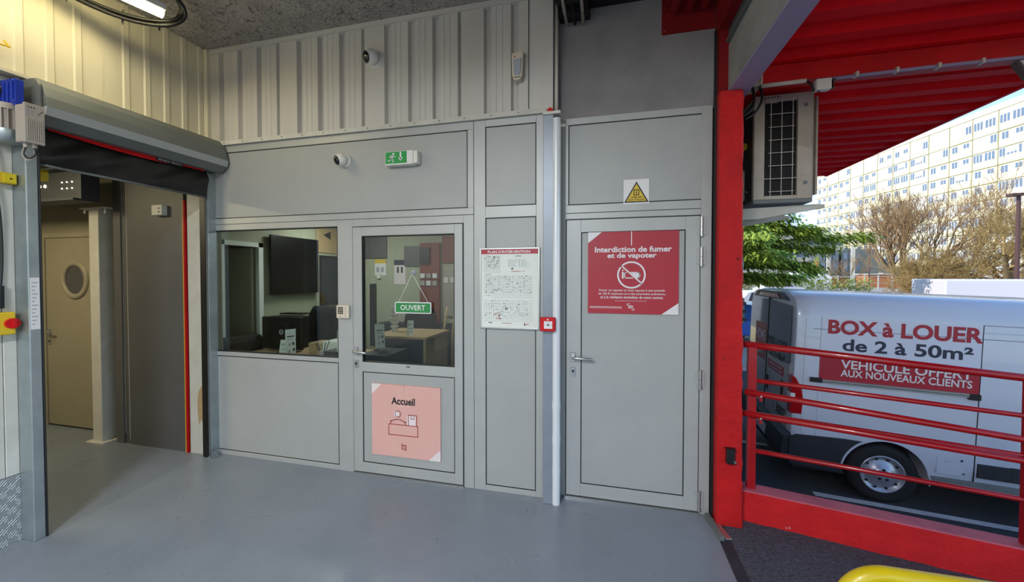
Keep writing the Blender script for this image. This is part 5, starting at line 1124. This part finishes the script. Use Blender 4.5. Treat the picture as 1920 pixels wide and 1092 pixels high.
# cab glass, mirrors, front
q = G(); q.prism([(2.55, 1.45), (2.55, 2.05), (2.95, 2.05), (3.45, 1.45)], 'y', .0, .05, 'vanglass'); vobj(q, 'cab_window')
q = G(); q.add([(2.86, .25, 2.30), (2.86, W - .25, 2.30), (3.86, W - .22, 1.45), (3.86, .22, 1.45)], [(0, 3, 2, 1)], 'vanglass'); vobj(q, 'windscreen')
G().box(3.25, 3.4, -.22, .02, 1.35, 1.75, 'black').obj('wing_mirror', van, .03)
G().prism([(4.1, .33), (4.52, .36), (4.55, .6), (4.45, .75), (4.1, .7)], 'y', .15, W - .15, 'vangrey').obj('front_bumper', van, .02)
# wheels
def wheel(wx, side_):
    y = .035 if side_ == 0 else W - .035; s_ = 1 if side_ == 0 else -1
    tr = G().lathe((wx, y, .33), (0, s_, 0), [(0, .215), (.0, .235), (-.008, .27), (.0, .315), (.02, .338), (.06, .34), (.18, .34), (.2, .315), (.2, .2)], 'tyre', 40).obj('tyre', van)
    q = G().lathe((wx, y, .33), (0, s_, 0), [(.01, .222), (-.006, .214), (-.002, .20), (.03, .19), (.03, .15), (.004, .12), (-.004, .09), (-.016, .085), (-.022, .05), (-.022, .0)], 'rim', 40); q.obj('rim', tr)
    q = G()
    for i in range(10): a = 2 * PI * i / 10; c = Vector((wx + .172 * math.cos(a), y + .026 * s_, .33 + .172 * math.sin(a))); q.cyl(c, c - Vector((0, .008 * s_, 0)), .014, 'ink', 10)
    for i in range(5): a = 2 * PI * i / 5 + .3; c = Vector((wx + .058 * math.cos(a), y - .018 * s_, .33 + .058 * math.sin(a))); q.cyl(c, c - Vector((0, .006 * s_, 0)), .016, 'ink', 10)
    q.obj('wheel_holes', tr)
    G().cyl((wx, y + .2 * s_, .33), (wx, y + .42 * s_, .33), .39, 'ink', 24).obj('wheel_well', van)
for wx in (-.016, AX):
    for s_ in (0, 1): wheel(wx, s_)
q = G(); q.box(-.9, 4.3, .3, W - .3, .2, .36, 'vangrey'); q.box(-.9, -.45, .06, .3, .25, .36, 'vangrey'); vobj(q, 'underbody')

# ================================================================== BEYOND THE CAR PARK
def zg(x, y): return zl(x, y)
# apartment slab
A0 = Vector((53.64, 116.49)); fd = Vector((.15147, -.98846)); fn = Vector((-.98846, -.15147))
ab = thing('apartment_block', 'long cream apartment block with rows of white framed windows', 'building', (53.64, 116.49, -1))
def fp(s, z, o=0.): p = A0 + fd * s + fn * o; return (p.x, p.y, z)
def fbox(g_, s0, s1, z0, z1, o0, o1, k):
    P = [fp(s, z, o) for o in (o0, o1) for (s, z) in ((s0, z0), (s1, z0), (s1, z1), (s0, z1))]
    g_.add(P, [(0, 3, 2, 1), (4, 5, 6, 7), (0, 1, 5, 4), (1, 2, 6, 5), (2, 3, 7, 6), (3, 0, 4, 7)], k)
LEN = 78.
q = G(); fbox(q, -.3, LEN, 3.4, 28.5, -13, 0, 'facade'); fbox(q, -.3, LEN, -1, 3.4, -13, -1.5, 'facadewhite'); q.obj('wall', ab)
q = G(); fbox(q, -.4, LEN, 27.7, 28.6, -.2, .15, 'facadewhite'); q.obj('parapet', ab)
for k in range(9):
    z = 24.3 - 2.6 * k; q = G(); fbox(q, -.3, LEN, z - .06, z + .06, 0, .08, 'facadeline'); q.obj('floor_joint', ab)
bays = [-.2 + 3.66 * i for i in range(21)]
q = G()
for s in bays[1:]: fbox(q, s - .04, s + .04, 3.4, 27.7, 0, .05, 'facadeline')
q.obj('bay_joint', ab)
for i in range(0, 21): 
    if i % 2 == 0: q = G(); fbox(q, bays[i] + .2, bays[i] + .5, -1, 3.4, -.5, 0, 'concrete'); q.obj('pilotis', ab)
# window clusters (shared meshes, local to the facade)
def cluster(kind):
    q = G()
    def wb_(s0, s1, z0, z1, k, o=.05): q.box(s0, s1, -o, 0, z0, z1, k)
    if kind == 0:
        wb_(0, 3.3, 0, 1.45, 'facadewhite', .04)
        for i in range(3): wb_(.1 + i * .46, .42 + i * .46, .12, 1.35, 'winglass', .06)
        for i in range(3): wb_(1.75 + i * .5, 2.1 + i * .5, .12, 1.35, 'winglass', .06)
    if kind == 1:
        wb_(.3, 1.3, .1, 1.3, 'facadewhite', .04); wb_(.38, .75, .18, 1.22, 'winglass', .06); wb_(.85, 1.22, .18, 1.22, 'winglass', .06)
        wb_(2.1, 3.1, .1, 1.3, 'facadewhite', .04); wb_(2.18, 2.55, .5, 1.22, 'winglass', .06); wb_(2.65, 3.02, .5, 1.22, 'winglass', .06)
    if kind == 2:
        wb_(0, 3.4, -.3, 1.6, 'facadewhite', .04); wb_(2.5, 2.85, .1, 1.3, 'winglass', .06); wb_(2.95, 3.3, .1, 1.3, 'winglass', .06)
    if kind == 3:
        wb_(0, 3.3, 0, 1.45, 'facadewhite', .04); wb_(.1, .42, .12, 1.35, 'winglass', .06); wb_(.5, .82, .12, 1.35, 'winglass', .06)
        for i in range(3): wb_(1.1 + i * .45, 1.4 + i * .45, .2, .5, 'winglass', .06)
        wb_(2.6, 2.9, .12, 1.35, 'winglass', .06)
    if kind == 4: wb_(0, 3.45, -.7, 1.75, 'facadewhite', .04)
    o = q.obj('window', ab, local=False); return o
rnd = random.Random(11); protos = {}
ang = math.atan2(fd.y, fd.x)
for fl in range(9):
    base = (24.3 - 2.6 * fl) + 1.05
    if fl == 0: base = 25.4
    for b_ in range(21):
        kd = rnd.choice((0, 0, 1, 1, 2, 3, 4)) if fl % 2 == 0 else rnd.choice((1, 1, 1, 3, 2))
        if kd not in protos:
            ORG['_c'] = Vector((0, 0, 0)); ORG[ab.name], keep = Vector((0, 0, 0)), ORG[ab.name]
            o = cluster(kd); ORG[ab.name] = keep; protos[kd] = o
        else:
            o = protos[kd].copy(); col.objects.link(o); o.parent = ab
        p = fp(bays[b_] + .15, base, .02); o.location = (p[0] - 53.64, p[1] - 116.49, p[2] + 1); o.rotation_euler.z = ang
# stair and balcony annex before the block
an = thing('glazed_annex', 'grey glazed stair annex on tall white pylons before the cream block', 'building', (46.5, 94, -1))
q = G(); q.box(43.5, 47, 93.5, 97, 2.2, 7.0, 'galvdark'); q.box(47.6, 54, 93.8, 97, 2.2, 7.2, 'galvdark'); q.obj('wall', an)
for x in (45.0, 49.3): G().box(x - .3, x + .3, 93, 93.4, -1, 7.8, 'whitepaint').obj('pylon', an)
for j in range(2):
    for i in range(3): G().box(43.7 + i * 1.1, 44.5 + i * 1.1, 93.4, 93.5, 2.9 + j * 2.3, 4.4 + j * 2.3, 'winglass').obj('window', an)
    for i in range(3): G().box(47.9 + i * 1.1, 48.6 + i * 1.1, 93.7, 93.8, 2.9 + j * 2.3, 4.3 + j * 2.3, 'winglass').obj('window', an)
q = G(); q.add([(41.5, 93.6, 2.2), (43.5, 93.6, 2.2), (43.5, 97, 2.2), (41.5, 97, 2.2), (42.8, 93.6, 5.5), (43.5, 93.6, 6)], [(0, 1, 5, 4), (0, 3, 2, 1)], 'hedge'); q.obj('stair_flight', an)
# white building beyond the cedar
wbd = thing('white_building', 'long low white building behind the cedar', 'building', (38, 101, -1))
q = G(); q.box(24, 52, 102, 112, -1, 10.5, 'facadewhite'); q.box(33, 47, 103, 110, 10.5, 12.6, 'facadewhite'); q.obj('wall', wbd)
for k in range(4): G().box(24, 52, 101.85, 102, .8 + k * 2.6, 2.1 + k * 2.6, 'winglass').obj('window', wbd)
for k in range(5): G().box(24, 52, 101.3, 102, -.2 + k * 2.6, .7 + k * 2.6, 'concrete').obj('balcony', wbd)
G().box(33.5, 46.5, 102.9, 103, 11.4, 12.0, 'orange').obj('roof_band', wbd)
# fence and hedge
fe = thing('park_fence', 'pale mesh fence with concrete posts beyond the car park', 'fence', (25, 60, 0))
for i in range(26): G().box(12 + i * 1.5, 12.12 + i * 1.5, 59.9, 60, -.5, 1.8, 'concrete').obj('post', fe)
q = G(); q.box(12, 50, 59.95, 60.0, 1.6, 1.66, 'whitepaint'); q.box(12, 50, 59.95, 60, -.1, -.04, 'whitepaint'); q.box(12, 50, 59.95, 60, .75, .8, 'whitepaint'); q.obj('rail', fe)
# leafy blobs helper: clumps of small triangles
def clump(g_, c, r, n, k, sz=.12, rnd=random):
    for _ in range(n):
        while True:
            p = Vector((rnd.uniform(-1, 1), rnd.uniform(-1, 1), rnd.uniform(-1, 1)))
            if p.length < 1: break
        p = Vector(c) + Vector((p.x * r[0], p.y * r[1], p.z * r[2])); a = Vector((rnd.gauss(0, 1), rnd.gauss(0, 1), rnd.gauss(0, .6))).normalized() * sz; b_ = Vector((rnd.gauss(0, 1), rnd.gauss(0, 1), rnd.gauss(0, .6))).normalized() * sz * .6
        g_.add([p - a * .5 - b_ * .3, p + a * .5, p + b_], [(0, 1, 2)], k)
rn = random.Random(5)
hd = G()
for i in range(16): clump(hd, (14.5 + i * .95, 52, .6), (.9, .7, 1.0), 160, 'hedge', .3, rn)
tag(hd.obj('clipped_hedge'), 'pale green hedge behind the parked vehicles under the cedar', 'hedge')
# cedar
cdr = thing('cedar_tree', 'spreading bright green cedar with flat layered branches by the car park', 'tree', (4.6, 18.3, -.9))
G().tube([(4.6, 18.6, -.9), (4.7, 18.5, 2), (4.6, 18.4, 5), (4.5, 18.4, 8.5)], .28, 'bark', 10, .08).obj('trunk', cdr)
fg = G(); bg_ = G(); rn = random.Random(21)
def cedar_branch(z, az, L, droop):
    base = Vector((4.6, 18.5, z)); d = Vector((math.cos(az), math.sin(az), .12)); pts = []
    for i in range(9): t_ = i / 8; pts.append(base + d * L * t_ + Vector((rn.uniform(-.08, .08), rn.uniform(-.08, .08), -droop * t_ * t_ + rn.uniform(-.04, .04))))
    bg_.tube(pts, .07, 'bark', 5, .012, False)
    side = Vector((-d.y, d.x, 0))
    for i in range(2, 9):
        t_ = i / 8; wd = (1.1 * (1 - t_) + .25) * L / 4.5
        for s_ in (-1, -.55, 0, .55, 1):
            c = pts[i] + side * wd * s_ + d * rn.uniform(-.15, .25); bg_.tube([pts[i], c], .02, 'bark', 3, .006, False)
            m_ = 44
            for _ in range(m_):
                p = c + Vector((rn.gauss(0, .20), rn.gauss(0, .20), rn.gauss(-.04, .10))); a = (d * rn.uniform(.3, 1) + side * rn.uniform(-.8, .8) + Vector((0, 0, rn.uniform(-1.1, .1)))).normalized()
                ln = rn.uniform(.14, .30); u = a.cross(Vector((0, 0, 1))).normalized() * .05
                fg.add([p - u, p + a * ln, p + u], [(0, 1, 2)], 'cedar')
for z, n, L in ((1.7, 6, 3.2), (2.3, 8, 4.0), (2.9, 8, 4.4), (3.4, 8, 3.7), (4.2, 7, 2.7), (5.0, 7, 2.3), (5.8, 6, 1.9), (6.8, 6, 1.8), (7.8, 5, 1.1)):
    for i in range(n): cedar_branch(z + rn.uniform(-.15, .15), 2 * PI * (i + rn.random() * .6) / n, L * rn.uniform(.85, 1.08), rn.uniform(.3, .7))
bg_.obj('branches', cdr)['kind'] = 'stuff'; fg.obj('needles', cdr)['kind'] = 'stuff'
# bare trees
def bare(name, label, c, H_, spread, seed, k, stems=1, depth=5, lean=.3, r0=.2, low=.25, child=(3, 4)):
    rn = random.Random(seed); t = thing(name, label, 'tree', c); tg = G(); bgx = G(); cnt = [0]
    def grow(p, d, L, r, dep):
        n = 4; pts = [p]
        for i in range(n):
            d = (d + Vector((rn.gauss(0, .13), rn.gauss(0, .13), .07 + rn.gauss(0, .06)))).normalized(); pts.append(pts[-1] + d * L / n)
        G_ = tg if dep == depth else bgx
        G_.tube(pts, r, 'bark' if dep >= depth - 1 else k, 7 if dep >= depth - 1 else 3, r * .62, False); cnt[0] += 1
        if dep == 0: return
        m_ = rn.randint(*child)
        for i in range(m_):
            t_ = rn.uniform(.3, 1) if i else 1.0; idx = min(n, max(1, int(t_ * n + .5)))
            az = rn.uniform(0, 2 * PI); perp = d.orthogonal().normalized(); perp = (perp * math.cos(az) + d.cross(perp) * math.sin(az)); a = rn.uniform(.35, .85) * spread
            grow(pts[idx], (d * math.cos(a) + perp * math.sin(a)).normalized(), L * rn.uniform(.6, .82), max(.011, r * rn.uniform(.45, .62)), dep - 1)
    for s_ in range(stems):
        az = 2 * PI * s_ / stems + .4; d = Vector((math.cos(az) * lean, math.sin(az) * lean, 1)).normalized(); grow(Vector(c) + Vector((math.cos(az) * r0 * .5, math.sin(az) * r0 * .5, 0)), d, H_ * low, r0, depth)
    tg.obj('trunk', t); o = bgx.obj('twigs', t); o['kind'] = 'stuff'
    return t
zt_ = zg(24, 36)
bare('bare_tree', 'bare multi-stemmed tree with upright reddish twigs before the cream block', (23.6, 36.6, zt_), 13.5, .8, 4, 'twigred', stems=6, depth=5, lean=.5, r0=.17, low=.27, child=(3, 5))
bare('bare_tree', 'large bare tree with a forked trunk and yellow twigs at the frame edge', (22.6, 28.0, zg(22.6, 28)), 11.5, 1.1, 9, 'twig', stems=2, depth=6, lean=.35, r0=.26, low=.24, child=(3, 4))
bare('bare_tree', 'bare yellowish tree standing between the reddish tree and the forked tree', (21.2, 31.2, zg(21, 31)), 6.5, 1.35, 13, 'twig', stems=4, depth=6, lean=.7, r0=.12, low=.25, child=(3, 4))
bare('bare_tree', 'small thin bare tree in front of the glazed annex', (33, 62.5, 0), 6, .8, 17, 'twigred', stems=2, depth=4, lean=.2, r0=.1, low=.3)
bare('bare_tree', 'slender bare sapling under the cedar branches', (15.6, 50, -.1), 3.5, .9, 23, 'twigred', stems=1, depth=4, lean=.2, r0=.07, low=.3)
# lamp posts
def lamppost(label, x, y, zb, zt_, r, arm, k):
    t = thing('street_lamp', label, 'street lamp', (x, y, zb)); G().cyl((x, y, zb), (x, y, zt_), r * 1.4, k, 10, r).obj('pole', t)
    G().box(x - arm, x + arm * .35, y - r * 2.5, y + r * 2.5, zt_ - .04, zt_ + .06, k).obj('lamp_head', t, .01)
lamppost('thin dark street lamp rising between the annex and the bare trees', 30.0, 53.6, -.6, 5.95, .05, 1.2, 'brown')
lamppost('brown street lamp pole close to the frame edge', 14.6, 18.0, -1.2, 4.65, .055, .28, 'brown')
lamppost('pinkish lamp post beside the stair annex', 33.6, 73, -.5, 4.0, .12, .2, 'orange')
# vehicles and tents far off
def car(name, label, x, y, rz, L, wd, h_, k, tall=False):
    t = thing(name, label, 'car' if not tall else 'truck', (x, y, zg(x, y)), local=True); t.rotation_euler.z = rz; ORG[t.name] = Vector((0, 0, 0)); q = G()
    if tall: prof = [(0, .45), (0, h_), (L * .78, h_), (L * .78, h_ * .55), (L, h_ * .5), (L, .4)]
    else: prof = [(0, .35), (0, .85), (L * .1, .95), (L * .2, h_ - .05), (L * .3, h_), (L * .62, h_), (L * .76, .98), (L * .98, .8), (L, .35)]
    q.prism(prof, 'y', 0, wd, k).obj('body', t, .05)
    q = G()
    if not tall: q.prism([(L * .2, .95), (L * .24, h_ - .1), (L * .62, h_ - .1), (L * .72, .95)], 'y', -.01, wd + .01, 'vanglass'); q.obj('side_window', t); G().add([(L * .105, .12, .97), (L * .105, wd - .12, .97), (L * .195, wd - .15, h_ - .08), (L * .195, .15, h_ - .08)], [(0, 1, 2, 3)], 'vanglass').obj('rear_window', t)
    for wx in (L * .18, L * .8):
        for yy in (0.02, wd - .2): G().cyl((wx, yy, .32), (wx, yy + .18, .32), .32, 'tyre', 16).obj('wheel', t)
    return t
car('box_truck', 'long white box truck beyond the van roof', 10.75, 15.5, R(-12), 7, 2.2, 2.62, 'tent', True)
car('parked_car', 'blue car seen between the red pillar and the van roof', 5.0, 16.2, R(10), 4.2, 1.75, 1.5, 'carblue')
car('parked_car', 'white car in the sunlit row under the cedar, nearer one', 7.6, 26, R(5), 4.3, 1.75, 1.55, 'tent')
car('parked_car', 'grey car in the sunlit row beside the white one', 12.2, 27, R(5), 4.3, 1.75, 1.5, 'galv')
car('parked_car', 'white car in front of the pale hedge', 15.5, 44, R(10), 4.3, 1.75, 1.5, 'tent')
def tent(label, x, y, s_, h_, k='tent'):
    t = thing('market_tent', label, 'tent', (x, y, zg(x, y))); z = zg(x, y)
    q = G(); b0 = [(x - s_, y - s_, z + h_ * .45), (x + s_, y - s_, z + h_ * .45), (x + s_, y + s_, z + h_ * .45), (x - s_, y + s_, z + h_ * .45)]; q.add(b0 + [(x, y, z + h_)], [(0, 1, 4), (1, 2, 4), (2, 3, 4), (3, 0, 4)], k); q.obj('roof', t)
    q = G(); q.box(x - s_, x + s_, y - s_, y - s_ + .05, z, z + h_ * .45, k); q.obj('side', t)
tent('white pointed tent between the annex and thin street lamp', 27.6, 63, 2.2, 3.4); tent('white pointed tent under the bare reddish tree', 36, 53, 2.0, 3.2); tent('white pointed tent behind the forked bare tree', 42, 52, 2.3, 3.6); tent('white pointed tent near the annex pylons', 33.5, 75, 1.8, 2.6)
t = thing('garden_shed', 'low orange-brown brick shed among the bare trees', 'shed', (40, 68, 0)); G().box(38, 43.5, 68, 71, 0, 1.9, 'orange').obj('wall', t); G().box(37.8, 43.7, 67.8, 71.2, 1.9, 2.05, 'concrete').obj('roof', t)
t = thing('garden_shed', 'low orange-brown brick shed beside the thin street lamp', 'shed', (34, 66, 0)); G().box(31.5, 34.4, 66, 69, -.5, 1.5, 'orange').obj('wall', t); G().box(31.3, 34.6, 65.8, 69.2, 1.5, 1.65, 'concrete').obj('roof', t)
t = thing('bollard_sign', 'small pink round sign at the foot of the thin street lamp', 'sign', (29.3, 53, -.5)); G().cyl((29.3, 53, -.5), (29.3, 53, .35), .05, 'whitepaint', 8).obj('pole', t); G().cyl((29.3, 52.95, .45), (29.3, 52.9, .45), .42, 'pink', 20).obj('disc', t)
